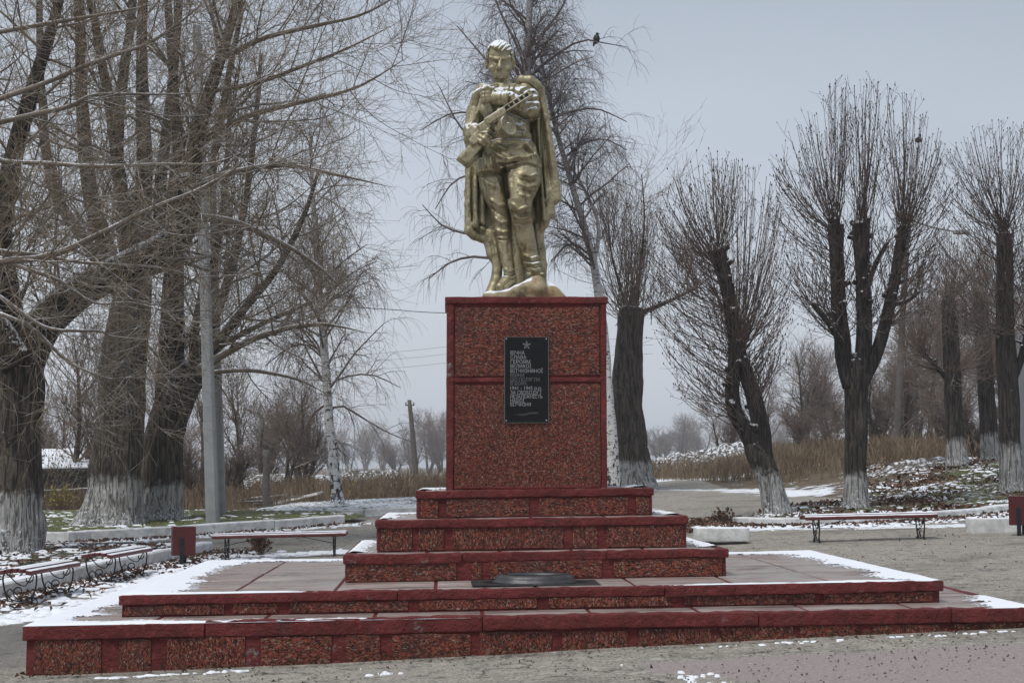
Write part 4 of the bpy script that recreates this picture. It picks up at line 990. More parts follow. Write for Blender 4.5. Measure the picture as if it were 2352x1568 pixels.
# support behind the legs
Cc.chain([(1226, 585, -24, 22), (1234, 630, -22, 18), (1244, 656, -20, 13), (1240, 700, -14, 14), (1228, 735, -6, 17)], 5)
Cc.chain([(1342, 565, -28, 16), (1350, 620, -26, 14), (1354, 660, -22, 14), (1352, 690, -18, 15)], 5)
Cc.cap((1290, 540, -36), (1292, 740, -26), 26, 26, 8)
for pts, wd, am in (([(1352, 260), (1362, 360), (1376, 470)], 4, -4), ([(1366, 300), (1384, 440)], 4, 2.5), ([(1352, 300), (1356, 420), (1366, 540)], 3, -4), ([(1180, 420), (1180, 500), (1182, 560)], 3.5, -5), ([(1197, 420), (1197, 560)], 3.5, -5), ([(1196, 560), (1214, 566)], 4, -6), ([(1186, 260), (1178, 320)], 4, -3), ([(1228, 600), (1236, 650)], 4, -4), ([(1238, 600), (1246, 660)], 4, 3)): Cc.bulge(pts, wd, am * 1.3, w0=-40)
cp.mesh('cape', M['gold'], statue, conv, .35, 5)
# rock under the feet
rk = Field((1195, 672, -80), (1430, 772, 95), 2.0)
rk.stack([(722, 1322, 0, 50, 40), (736, 1308, 4, 88, 54), (770, 1308, 4, 100, 62)], 8, lambda th, v: 1 + .05 * np.sin(3 * th + 1) + .03 * np.sin(7 * th))
rk.chain([(1344, 712, 0, 18), (1342, 714, 34, 18), (1346, 728, 48, 20)], 14).chain([(1350, 716, 12, 20), (1374, 736, 20, 22), (1396, 754, 20, 20)], 14)
rk.ell((1228, 742, 10), (22, 14, 26), 8).chain([(1322, 722, 44, 18), (1290, 738, 46, 16), (1240, 750, 44, 12)], 14)
rk.cap((1342, 700, 4), (1342, 704, 40), 17, 15, 10)
m, t, b = newmat('rock_gold'); g = NT(t); v = g.coord('Object'); n1 = g.noise(v, 5, 6, .7)
col = g.ramp(n1, [(.35, (.06, .05, .035)), (.47, (.27, .21, .11)), (.56, (.36, .30, .18)), (.66, (.32, .17, .07))])
k = g.math('ADD', g.normal_z(), g.math('MULTIPLY', g.math('SUBTRACT', g.noise(v, 7, 4), .5), .8)); col = g.mix(g.mrange(k, .62, .72), col, SNOWC)
g.l(col, b.inputs['Base Color']); b.inputs['Roughness'].default_value = .6; g.bump(b, g.noise(v, 18, 5), .5, .02); M['rockgold'] = m
rk.mesh('rock_base', m, statue, conv, 2.0, 9)

# gun: shroud with cooling slots, receiver, stock and drum, worked out along its own axis
def guv(V): return conv(np.asarray(V, float))
ga = np.array((1326, 254, 78.)); gb = np.array((1216, 324, 76.)); gd = (gb - ga); GL = np.linalg.norm(gd); gd /= GL
gn = np.cross(gd, (0, 0, 1)); gn /= np.linalg.norm(gn); gn = gn if gn[1] < 0 else -gn; gw = np.cross(gd, gn); gw = gw if gw[2] > 0 else -gw
def gp(s_, n_, w_): return ga + gd * s_ + gn * n_ + gw * w_
def gbox(s0, s1, n0, n1, w0, w1, r=1.2):
    V, F = rbox(s0, s1, n0, n1, w0, w1, 40, r); return guv(np.array([gp(*p) for p in V])), F
gun = MB()
gun.add(*gbox(0, 78, 5, 8.5, -7, 7)); gun.add(*gbox(2, 78, -7, -3.4, -7, 7))
for s_ in np.linspace(5, 76, 6): gun.add(*gbox(s_ - 2.6, s_ + 2.6, -3.6, 5.2, -6.6, 6.6))
gun.add(*gbox(6, 76, -3, 5, -7, -4))
gun.add(*gbox(-3, 4, -8, 10, -5, 5)); gun.add(*gbox(76, 132, -10, 8.5, -7.5, 7.5, 2.5)); gun.add(*gbox(84, 92, 8, 12, -2, 2)); gun.add(*gbox(78, 116, -13.5, -9.5, -5.5, 5.5))
go = gun.build('gun', M['gold'], statue)
V, F = tube1([guv([gp(-8, 1, 0)])[0], guv([gp(78, 1, 0)])[0]], 3.0 * PXM, 10); MB().add(V, F).build('barrel', M['castiron'], go)
gs = Field((1135, 320, 20), (1250, 445, 95), 1.6)
gs.slab((1212, 333, 73), (12, -8, 0), (6, 9, 0), (0, 0, 8), 3, 4).slab((1196, 356, 68), (16, -19, 2), (8, 7, 0), (0, 0, 7.5), 4, 6)
gs.slab((1179, 393, 60), (18, -24, 4), (11, 9, 0), (0, 0, 8.5), 4, 8).slab((1166, 411, 56), (9, -12, 2), (14, 11.5, 0), (0, 0, 9), 3, 6)
gs.mesh('stock', M['gold'], go, conv, .5, 11)
dm = Field((1225, 295, 30), (1310, 380, 110), 1.5)
ax = np.array((.68, -.22, .70)); ax /= np.linalg.norm(ax); c0 = np.array((1264, 334, 66.)) ; e1 = np.cross(ax, (0, 1, 0)); e1 /= np.linalg.norm(e1); e2 = np.cross(ax, e1)
q = dm.box((1225, 295, 30), (1310, 380, 110)); sl, (X, Y, Z) = q; P0 = [X - c0[0], Y - c0[1], Z - c0[2]]
hh = sum(p * a for p, a in zip(P0, ax)); rr = np.sqrt((sum(p * a for p, a in zip(P0, e1))) ** 2 + (sum(p * a for p, a in zip(P0, e2))) ** 2)
def ring(r0, r1, h0, h1): return np.maximum(np.maximum(rr - r1, r0 - rr), np.maximum(h0 - hh, hh - h1))
dm.put(sl, ring(-1, 24.5, -12, 12), 0); dm.put(sl, ring(21, 25.8, 9, 14), 1.5); dm.put(sl, ring(21, 25.8, -14, -9), 1.5); dm.put(sl, ring(-1, 7, 8, 13.2), 1.5); dm.put(sl, ring(14, 15.5, 8, 12.6), 1.2)
dm.mesh('drum_magazine', M['gold'], go, conv, .3, 13)
# ------------------------------------------------------------------ trees
UP = np.array((0, 0, 1.))
def norm(v): return v / np.maximum(np.linalg.norm(v, axis=-1, keepdims=True), 1e-9)
def spawn(P, R, n, t0, t1, L, ang, rng, K=5, up=0., curve=0., wig=.06, rr=.5, rmin=.003, rmax=9, tip=.3, fall=0., lvar=.35, bias=None):
    """children of every polyline in P (N,Kp,3): n each, leaving at angle ang; curve bends them up (+) or down (-)"""
    N, Kp, _ = P.shape
    if np.isscalar(n): idx = np.repeat(np.arange(N), n)
    else: idx = np.repeat(np.arange(N), np.asarray(n, int))
    Mn = len(idx)
    if Mn == 0: return np.zeros((0, K, 3)), np.zeros((0, K))
    t = rng.uniform(t0, t1, Mn); s = t * (Kp - 1); i = np.minimum(s.astype(int), Kp - 2); f = (s - i)[:, None]
    base = P[idx, i] * (1 - f) + P[idx, i + 1] * f; tg = norm(P[idx, i + 1] - P[idx, i]); rad = R[idx, i] * (1 - f[:, 0]) + R[idx, i + 1] * f[:, 0]
    q = rng.normal(size=(Mn, 3)); 
    if bias is not None: q += np.asarray(bias)
    q = norm(q - (q * tg).sum(1, keepdims=True) * tg)
    a = np.radians(rng.uniform(ang[0], ang[1], Mn))[:, None]
    d = norm(tg * np.cos(a) + q * np.sin(a) + up * UP)
    ln = L * rng.uniform(1 - lvar, 1 + lvar, Mn) * (1 - fall * t); st = (ln / (K - 1))[:, None]
    pts = [base]
    for k in range(K - 1):
        pts.append(pts[-1] + d * st); d = norm(d + UP * curve / (K - 1) + rng.normal(size=(Mn, 3)) * wig)
    C = np.stack(pts, 1); r0 = np.clip(rad * rr, rmin, rmax); r = r0[:, None] * np.linspace(1, tip, K)[None]
    return C, np.maximum(r, rmin * .55)

def limb_mesh(mb, pts, rad, sides=14, bark=.05, seg=.14, flare=0, seed=0, cap=True):
    """trunk or limb: uneven ridged surface, optional root flare at the start"""
    pts = np.asarray(pts, float); L = np.linalg.norm(np.diff(pts, axis=0), axis=1).sum(); n = max(6, int(L / seg))
    P, R = resample(pts, n, rad); P = P + (fbm(P * 1.3 + seed, 2, seed)[:, None] - .5) * R[:, None] * .35
    T = norm(np.gradient(P, axis=0)); ref = np.array((1., 0, 0)) if abs(T.mean(0)[0]) < .8 else np.array((0, 1., 0))
    A = norm(np.cross(T, ref)); Bv = np.cross(T, A); th = np.arange(sides) * 2 * math.pi / sides
    dirs = np.cos(th)[None, :, None] * A[:, None] + np.sin(th)[None, :, None] * Bv[:, None]
    s = np.concatenate([[0], np.cumsum(np.linalg.norm(np.diff(P, axis=0), axis=1))])
    nz = np.stack([np.broadcast_to(np.cos(th) * 2.2, (n, sides)), np.broadcast_to(np.sin(th) * 2.2, (n, sides)), np.broadcast_to((s * .6)[:, None], (n, sides))], -1)
    k = 1 + (fbm(nz * 1.5 + seed * 7, 3, seed) - .5) * bark * 5
    if flare:
        fl = np.exp(-s / .35)[:, None] * flare * (.6 + .9 * np.maximum(0, np.sin(th * 4 + seed) + .5 * np.sin(th * 7 + 2 * seed)))[None]; k = k + fl
    V = P[:, None] + dirs * (R[:, None] * k)[..., None]
    I = np.arange(n * sides).reshape(n, sides); J = np.roll(I, -1, 1)
    F = [np.stack([I[:-1], J[:-1], J[1:], I[1:]], -1).reshape(-1, 4)]
    if cap: F += [I[-1][None], I[0][::-1][None]]
    mb.add(V.reshape(-1, 3), F)
    return P, R
def px(pts, D):
    """control points (picture x, picture y[, distance]) -> world"""
    return np.array([at(p[0], p[1], p[2] if len(p) > 2 else D) for p in pts])
def many(PR, K=12):
    return np.stack([resample(p, K) for p, r in PR]), np.stack([np.interp(np.linspace(0, 1, K), np.linspace(0, 1, len(r)), r) for p, r in PR])
def stack_tw(*lv): return lv

def resample_k(C, K):
    t = np.linspace(0, C.shape[1] - 1, K); i = np.minimum(t.astype(int), C.shape[1] - 2); f = (t - i)[None, :, None]; return C[:, i] * (1 - f) + C[:, i + 1] * f
class Tree:
    def __init__(s, name, foot, label, group=None, cat='tree'):
        s.o = thing(name, foot, label, cat, group); s.foot = np.array(foot, float)
    def part(s, name, mb, mat, stuff=False):
        V = np.concatenate(mb.V) - s.foot; mb.V = [V]; o = mb.build(name, mat, s.o)
        if stuff: o['kind'] = 'stuff'
        return o
def foot_at(pxx, D, lift=0):
    x = (pxx - 1176) / FPX * D; return np.array((x, D, gz(x, D) + lift))

# ---- three old poplars at the left
def poplar(name, label, foot, trunk, limbs, rng, sides=22, dens=1., hang=None, snow_br=None, wash=None, twl=1.0):
    T = Tree(name, foot, label, 'old trees on the lawn'); mb = MB(); lim = []
    limb_mesh(mb, trunk[0], trunk[1], sides, .045, .12, .32, int(foot[1])); T.part('trunk', mb, M['bark'])
    for k, (p, r) in enumerate(limbs):
        mb = MB(); r = list(r) if r[-1] > .03 else list(r[:-1]) + [.004]; P, R = limb_mesh(mb, p, r, 12 if r[0] > .12 else 7, .04, .2, 0, k + 3); T.part('limb', mb, M['limb_thick'] if r[0] > .24 else (M['limb'] if r[0] > .12 else M['branch_l'])); lim.append((P, R))
    P, R = many(lim, 14)
    len_l = np.linalg.norm(np.diff(P, axis=1), axis=2).sum(1)
    n1 = np.maximum(4, (len_l * 4.0 * dens)).astype(int)
    A, Ar = spawn(P, R, n1, .10, 1., 2.8 * twl, (35, 85), rng, 8, .12, .35, .10, .34, .010, .038, .3, .35)
    B2, Br = spawn(A, Ar, 11, .12, 1., 1.25 * twl, (25, 70), rng, 5, .0, .15, .10, .6, .0055, .012, .4, .3)
    C2, Cr = spawn(B2, Br, 4, .12, 1., .70 * twl, (20, 65), rng, 3, .0, .1, .12, .75, .0042, .007, .5, .2)
    # short wiry shoots sprouting straight from the trunk and limbs
    E, Er = spawn(P, R, np.maximum(2, len_l * 6 * dens).astype(int), .0, .8, 1.0 * twl, (40, 95), rng, 6, -.05, -.15, .14, .2, .005, .008, .4)
    E2, Er2 = spawn(E, Er, 3, .2, 1, .5 * twl, (20, 60), rng, 4, 0, -.1, .12, .8, .004, .006, .5)
    b1 = MB(); b1.add(*tubes(A, Ar, 5)); T.part('branches', b1, M['branch_l'], True)
    b2 = MB(); b2.add(*tubes(B2, Br, 3)); b2.add(*tubes(C2, Cr, 3)); b2.add(*tubes(E, Er, 3)); b2.add(*tubes(E2, Er2, 3)); T.part('crown', b2, M['twig_l'], True)
    return T
rg = np.random.default_rng(11)
D1 = 28.5
f = foot_at(22, D1, .10); tr = px([(22, 1275), (34, 1180), (36, 1050), (42, 930), (48, 830)], D1); tr[0] = f - (0, 0, .15)
L1 = [
 (px([(50, 850), (95, 745), (190, 668), (290, 612), (385, 562), (428, 490), (438, 400)], D1), [.42, .38, .34, .32, .30, .25, .21]),
 (px([(436, 420), (452, 330), (478, 220), (520, 90), (565, -70), (590, -200)], D1), [.20, .17, .13, .10, .08, .05]),
 (px([(432, 470), (415, 380), (402, 250), (392, 100), (380, -80), (375, -220)], D1 + 1), [.17, .14, .11, .09, .07, .05]),
 (px([(300, 610), (290, 500), (268, 360), (240, 180), (205, -20), (185, -180)], D1 + .6), [.16, .14, .12, .10, .08, .05]),
 (px([(46, 860), (18, 720), (2, 560), (22, 400), (70, 220), (120, 60), (165, -120)], D1 + .4), [.36, .30, .25, .20, .15, .11, .07]),
 (px([(40, 840), (-40, 690), (-90, 500), (-120, 250), (-130, 0)], D1 - .5), [.34, .28, .24, .18, .12]),
 (px([(430, 500), (520, 505), (620, 545), (730, 610), (810, 690)], D1), [.10, .075, .055, .035, .02]),
 (px([(440, 430), (540, 395), (660, 380), (790, 405), (900, 430)], D1 - .6), [.09, .065, .05, .032, .018]),
 (px([(455, 330), (560, 270), (690, 235), (820, 200), (940, 130)], D1 + .3), [.08, .06, .05, .032, .015]),
 (px([(500, 140), (600, 90), (720, 60), (840, 30), (960, -40)], D1), [.07, .055, .04, .028, .015]),
 (px([(480, 210), (590, 190), (700, 150), (800, 110), (900, 60)], D1 + 1), [.06, .05, .04, .028, .015]),
 (px([(-120, 330), (0, 369), (112, 375), (225, 382), (375, 377), (487, 375), (588, 337)], D1 - 2.5), [.05, .045, .040, .036, .032, .022, .012]),
 (px([(-110, 270), (0, 227), (112, 187), (187, 154), (262, 127), (337, 101), (412, 52), (476, 0)], D1 - 2), [.055, .05, .046, .044, .04, .034, .026, .018]),
 (px([(-40, 80), (75, 60), (187, 41), (300, 22), (360, 7)], D1 - 1.5), [.05, .045, .034, .024, .014]),
 (px([(-100, 300), (0, 281), (94, 259), (161, 244), (206, 221), (262, 216), (356, 217), (487, 214)], D1 - 2.2), [.06, .056, .05, .044, .036, .03, .024, .014]),
 (px([(-20, 610), (0, 600), (112, 588), (225, 540), (337, 484), (450, 439), (525, 397), (562, 367)], D1 - 3), [.07, .066, .06, .054, .046, .04, .03, .018]),
 (px([(-60, 650), (0, 683), (75, 736), (131, 758), (225, 760), (262, 773), (375, 782)], D1 - 3), [.05, .044, .036, .03, .025, .018, .01]),
 (px([(-60, 560), (0, 576), (94, 586), (187, 603), (356, 614), (470, 640)], D1 - 2.6), [.05, .042, .036, .03, .022, .012]),
 (px([(-40, 570), (22, 604), (131, 642), (169, 668), (225, 698), (300, 694), (400, 720)], D1 - 3), [.045, .04, .034, .028, .022, .016, .01]),
 (px([(0, 720), (75, 754), (150, 826), (210, 856), (262, 871), (319, 860)], D1 - 2.4), [.04, .036, .03, .024, .018, .01]),
]
poplar('old_tree', 'massive old tree with a thick snowy limb arching over the lawn', f, (tr, [.70, .56, .50, .48, .48]), L1, rg, dens=.66)
D2 = 37.5
f = foot_at(262, D2, .2); tr = px([(262, 1215), (262, 1120), (272, 1000), (284, 860), (300, 720), (305, 640)], D2); tr[0] = f - (0, 0, .2)
L2 = [(px([(305, 660), (322, 540), (332, 380), (326, 150), (332, -80), (340, -250)], D2), [.34, .28, .22, .16, .12, .08]),
      (px([(295, 680), (240, 560), (202, 400), (186, 150), (180, -60), (175, -220)], D2), [.28, .24, .20, .15, .12, .08]),
      (px([(302, 650), (285, 520), (270, 300), (300, 50), (310, -150)], D2 - .6), [.25, .20, .16, .12, .08]),
      (px([(300, 640), (360, 540), (372, 380), (400, 150), (420, -90)], D2 + .6), [.25, .20, .15, .12, .08]),
      (px([(290, 700), (200, 560), (120, 420), (95, 200), (90, -60)], D2 + .8), [.22, .18, .15, .11, .08]),
      (px([(310, 640), (420, 560), (480, 420), (520, 200), (560, 0)], D2 + .5), [.2, .16, .12, .09, .06])]
poplar('old_tree', 'straight old tree with a whitewashed foot in the middle of the lawn', f, (tr, [.80, .70, .64, .60, .54, .46]), L2, rg, dens=.34)
D3 = 39.5
f = foot_at(366, D3, .2); tr = px([(366, 1205), (368, 1110), (380, 990), (412, 900), (448, 845)], D3); tr[0] = f - (0, 0, .2)
L3 = [(px([(385, 960), (392, 800), (398, 690), (402, 500), (410, 300)], D3), [.40, .36, .32, .24, .16]),
      (px([(440, 860), (475, 770), (525, 640), (560, 480), (585, 300), (600, 120)], D3), [.20, .15, .13, .10, .08, .05]),
      (px([(450, 850), (560, 710), (640, 610), (700, 490), (735, 380)], D3 - .5), [.16, .12, .10, .07, .04]),
      (px([(452, 850), (590, 775), (730, 745), (850, 765)], D3 - .8), [.12, .09, .06, .03]),
      (px([(452, 860), (560, 850), (680, 870), (760, 910)], D3 - .8), [.08, .06, .04, .02]),
      (px([(445, 860), (450, 740), (500, 560), (520, 380), (530, 200)], D3 + .6), [.16, .12, .10, .08, .05]),
      (px([(440, 870), (500, 800), (610, 740), (700, 700), (790, 650)], D3 + .4), [.12, .09, .07, .05, .03])]
poplar('old_tree', 'forked old tree with a burl of branches beside the concrete poles', f, (tr, [.68, .60, .54, .50, .42]), L3, rg, dens=.55)

# ---- pollarded trees at the right
def pollard(name, label, foot, trunk, stems, heads, rng, bark, tw, nsh=70, slen=2.2, side=60, slong=1.6, group='pollarded trees around the leafy lawn', bud=True, wiry=1., sr=.009, ntw=3, cut=False, env=None):
    T = Tree(name, foot, label, group); mb = MB()
    if stems and not cut:
        q = trunk[0]; r_ = trunk[1][-1]; d_ = norm(q[-1] - q[-2]); trunk = (np.concatenate([q, [q[-1] + d_ * r_ * .7, q[-1] + d_ * r_ * 1.5]]), list(trunk[1]) + [r_ * .8, r_ * .25])
    P, R = limb_mesh(mb, trunk[0], trunk[1], 16, .045, .10, .28, int(foot[0] * 7) % 17); T.part('trunk', mb, M[bark]); lim = [(P, R)]
    for k, (p, r) in enumerate(stems):
        mb = MB(); lim.append(limb_mesh(mb, p, list(r[:-1]) + [r[-1] * 1.18], 13, .085, .09, 0, k + 2))
        q_, qr = lim[-1]
        for s_ in range(int(3 + len(q_) * .28)):
            i_ = rng.integers(int(len(q_) * .35), len(q_)); az = rng.uniform(0, 6.28); d_ = np.array((math.cos(az), math.sin(az), rng.uniform(.2, .9))); d_ /= np.linalg.norm(d_); rr_ = qr[i_] * rng.uniform(.28, .5); mb.add(*tube1([q_[i_], q_[i_] + d_ * (qr[i_] + rng.uniform(.02, .16))], np.array([rr_ * 1.2, rr_]), 7))
        T.part('stem', mb, M[bark if bark != 'bark_b' else 'limb_dark'])
    S, Sr = [], []
    for (p, r, n, ln, spread) in heads:       # (point, radius, number, length, spread in degrees)
        n = int(n); b_ = np.asarray(p) + rng.normal(size=(n, 3)) * r * .55 * (1, 1, .9); az = rng.uniform(0, 2 * math.pi, n); el = np.radians(90 - spread * np.sqrt(rng.uniform(0, 1, n)))
        d = np.stack([np.cos(az) * np.cos(el), np.sin(az) * np.cos(el), np.sin(el)], -1); L = ln * rng.uniform(.6, 1.1, n) * (1 - .18 * np.cos(el)); K = 8; pts = [b_]
        for k in range(K - 1): pts.append(pts[-1] + d * (L / (K - 1))[:, None]); d = norm(d + UP * .13 + rng.normal(size=(n, 3)) * .03)
        S.append(np.stack(pts, 1)); Sr.append((sr * rng.uniform(.75, 1.5, n))[:, None] * np.linspace(1, .42, K)[None])
    if env is not None:                       # shoots that fill a rounded crown, each arching up to the crown's outline
        (c, rx, up_, dn, n, el0, t0) = env; src = ([lim[0]] + lim[1:]) if len(stems) == 1 else ([q for q in lim[1:] if q[1][-1] > .095] if len(lim) > 1 else lim); Ps, Rs = many(src, 20); tops = Ps[:, -1]
        az = rng.uniform(0, 2 * math.pi, n); se = rng.uniform(math.sin(math.radians(el0)), 1, n); ce = np.sqrt(1 - se ** 2); k_ = rng.uniform(.84, 1.0, n) ** .5
        tgt = np.asarray(c) + np.stack([np.cos(az) * ce * rx, np.sin(az) * ce * rx, se * np.where(se > 0, up_, dn)], -1) * k_[:, None]
        dst = np.linalg.norm((tops[None] - tgt[:, None]) * (1, 1, .15), axis=2) + rng.uniform(0, .25, (n, len(src))); wi = dst.argmin(1)
        hd = np.linalg.norm((tgt - tops[wi])[:, :2], axis=1); zb = tgt[:, 2] - .75 * hd - .25 + rng.normal(size=n) * .25; tt = np.empty(n)
        for j_ in range(n): tt[j_] = np.interp(zb[j_], Ps[wi[j_], :, 2], np.linspace(0, 1, 20))
        tt = np.clip(np.where(tt > .97, 1 - np.abs(rng.normal(size=n)) * .07, tt), t0, 1.) * 19; i_ = np.minimum(tt.astype(int), 18); f_ = (tt - i_)[:, None]; ba = Ps[wi, i_] * (1 - f_) + Ps[wi, i_ + 1] * f_
        ba += rng.normal(size=(n, 3)) * Rs.mean() * .4; df = tgt - ba; L_ = np.linalg.norm(df, axis=1)[:, None]; hz = df * (1, 1, 0)
        ctl = ba + df * .5 + hz * .16 - UP * L_ * .10; K = 9; u_ = np.linspace(0, 1, K)[None, :, None]
        C_ = ba[:, None] * (1 - u_) ** 2 + ctl[:, None] * 2 * u_ * (1 - u_) + tgt[:, None] * u_ ** 2; C_[:, 1:-1] += rng.normal(size=(n, K - 2, 3)) * .018
        S.append(resample_k(C_, 8)); Sr.append((sr * rng.uniform(.7, 1.35, n))[:, None] * np.linspace(1.15, .45, 8)[None])
    P, R = many(lim[1:] if len(lim) > 2 else lim, 14)
    a_, ar_ = spawn(P, R, side, .30 if len(lim) > 2 else .42, 1., slong, (40, 85), rng, 8, .10, .55, .07, .2, .006, .012, .5); S.append(a_); Sr.append(ar_)
    S = np.concatenate(S); Sr = np.concatenate(Sr)
    tw_, twr = spawn(S, Sr, ntw, .25, .95, .62 * wiry, (22, 50), rng, 4, .15, .3, .06, .75, .005, .009, .6, .3)
    tw2, twr2 = spawn(tw_, twr, 1, .3, .9, .3 * wiry, (25, 55), rng, 3, .1, .2, .06, .85, .0045, .007, .7)
    b2 = MB(); b2.add(*tubes(S, Sr, 4)); b2.add(*tubes(tw_, twr, 3)); b2.add(*tubes(tw2, twr2, 3)); T.part('crown', b2, M[tw], True)
    if bud:
        tips = np.concatenate([S[:, -1], S[:, 6], tw_[:, -1]]); nt_ = len(tips); o_ = np.array([(0, 0, .034), (.0125, 0, 0), (0, .0125, 0), (-.0125, 0, 0), (0, -.0125, 0), (0, 0, -.022)])
        V = tips[:, None] + o_[None] * rng.uniform(.7, 1.35, (nt_, 1, 1)); Fb = np.array([(0, 1, 2), (0, 2, 3), (0, 3, 4), (0, 4, 1), (5, 2, 1), (5, 3, 2), (5, 4, 3), (5, 1, 4)])
        b3 = MB(); b3.add(V.reshape(-1, 3), (Fb[None] + (np.arange(nt_) * 6)[:, None, None]).reshape(-1, 3)); T.part('buds', b3, M['bud'], True)
    return T
M['limb_dark'] = m_bark('linden_limb', (.018, .0155, .0145), (.085, .072, .063), scale=8.)
D = 32; f = foot_at(1787, D, .12); tr = px([(1787, 1185), (1772, 1120), (1752, 1065), (1737, 1035)], D); tr[0] = f - (0, 0, .15)
s1_ = px([(1764, 1095), (1740, 1040), (1712, 985), (1686, 940), (1682, 890), (1690, 820), (1682, 730), (1664, 640), (1645, 570)], D)
s2_ = px([(1760, 1090), (1752, 1030), (1748, 980), (1728, 900), (1706, 840), (1692, 780)], D)
pollard('pollarded_tree', 'leaning pollarded tree with a split trunk and whitewashed foot', f, (tr, [.30, .27, .27, .26]), [(s1_, [.20, .20, .18, .165, .16, .17, .16, .16, .17]), (s2_, [.2, .21, .20, .18, .16, .13])],
        [], rg, 'bark_b', 'twig_r', side=8, slong=1.4, env=(px([(1652, 630)], D)[0], 1.75, 2.85, 3.2, 330, -68, .3))
D = 33; f = foot_at(1962, D, .12); tr = px([(1962, 1175), (1966, 1080), (1966, 960), (1966, 900), (1966, 850)], D); tr[0] = f - (0, 0, .15)
st = [(px([(1955, 890), (1938, 820), (1926, 700), (1920, 590), (1918, 516)], D), [.2, .19, .17, .16, .15]), (px([(1975, 880), (1984, 760), (1982, 640), (1976, 512)], D), [.20, .18, .17, .16]), (px([(1978, 890), (2020, 790), (2050, 670), (2066, 580), (2078, 518)], D), [.16, .15, .13, .12, .11]),
      (px([(1936, 790), (1905, 745), (1866, 695)], D - .4), [.08, .065, .055]), (px([(2048, 700), (2085, 690), (2112, 668)], D), [.06, .05, .035]), (px([(1984, 690), (2010, 610), (2038, 556)], D - .3), [.07, .055, .04])]
H_ = lambda u, v, D=D: px([(u, v)], D)[0]
pollard('pollarded_tree', 'tall pollarded tree with three upright stems and a whitewashed foot', f, (tr, [.30, .25, .25, .27, .27]), st,
        [(H_(1866, 700), .1, 12, 1.7, 85), (H_(2112, 668), .08, 8, 1.4, 80)], rg, 'bark_b', 'twig_r', side=8, slong=1.5, env=(px([(1982, 460)], D)[0], 2.12, 2.95, 3.6, 370, -58, .35))
D = 36; f = foot_at(2322, D, .1); tr = px([(2322, 1142), (2320, 1020), (2316, 880), (2308, 740), (2308, 640), (2306, 548)], D); tr[0] = f - (0, 0, .15)
pollard('pollarded_tree', 'pollarded tree with a single dark trunk beside the grey pole', f, (tr, [.30, .26, .25, .23, .21, .20]), [(px([(2318, 900), (2352, 800), (2375, 700)], D), [.1, .09, .08])],
        [(H_(2370, 700, D), .2, 30, 2.4, 70)], rg, 'bark_b', 'twig_r', side=20, slong=1.6, env=(px([(2306, 500)], D)[0], 1.8, 2.6, 4.0, 300, -60, .4))
D = 44; f = foot_at(2196, D, .0); tr = px([(2196, 1085), (2192, 960), (2186, 820), (2178, 700)], D); tr[0] = f - (0, 0, .15)
pollard('pollarded_tree', 'pollarded tree on the bank with a whitewashed foot and a side stub', f, (tr, [.32, .27, .26, .22]), [(px([(2186, 880), (2150, 840), (2110, 800)], D), [.1, .08, .06])],
        [(H_(2110, 800, D), .15, 30, 2.0, 70)], rg, 'bark_b', 'twig_far', side=30, slong=1.9, bud=False, env=(px([(2172, 690)], D)[0], 1.75, 2.4, 3.4, 230, -55, .35))
D = 47; f = foot_at(2274, D, .0); tr = px([(2274, 1066), (2266, 920), (2258, 780), (2252, 690)], D); tr[0] = f - (0, 0, .15)
pollard('pollarded_tree', 'hazy pollarded tree behind the single dark trunk', f, (tr, [.32, .28, .26, .24]), [], [], rg, 'bark_b', 'twig_far', side=30, slong=1.9, bud=False, env=(px([(2254, 690)], D)[0], 1.8, 2.6, 3.4, 230, -55, .45))
D = 52; f = foot_at(1452, D, .0); tr = px([(1452, 1122), (1444, 1040), (1438, 940), (1442, 830), (1452, 708)], D); tr[0] = f - (0, 0, .2)
pollard('pollarded_tree', 'thick cut-off tree trunk with thin shoots behind the pedestal', f, (tr, [.90, .74, .62, .54, .46]), [(px([(1440, 720), (1425, 660), (1404, 580), (1396, 480)], D), [.06, .05, .035, .015]), (px([(1462, 715), (1472, 600), (1480, 500), (1474, 400)], D), [.06, .045, .03, .015]), (px([(1470, 720), (1540, 690), (1600, 660)], D), [.1, .07, .05])],
        [(H_(1452, 710, D), .45, 60, 4.6, 34), (H_(1450, 730, D), .4, 40, 2.6, 85), (H_(1600, 660, D), .2, 20, 2.4, 60), (H_(1400, 560, D), .2, 16, 2.6, 35)], rg, 'bark_far', 'twig_far', side=40, slong=2.6, group='', bud=False, wiry=1.6, sr=.013, ntw=6, cut=True)

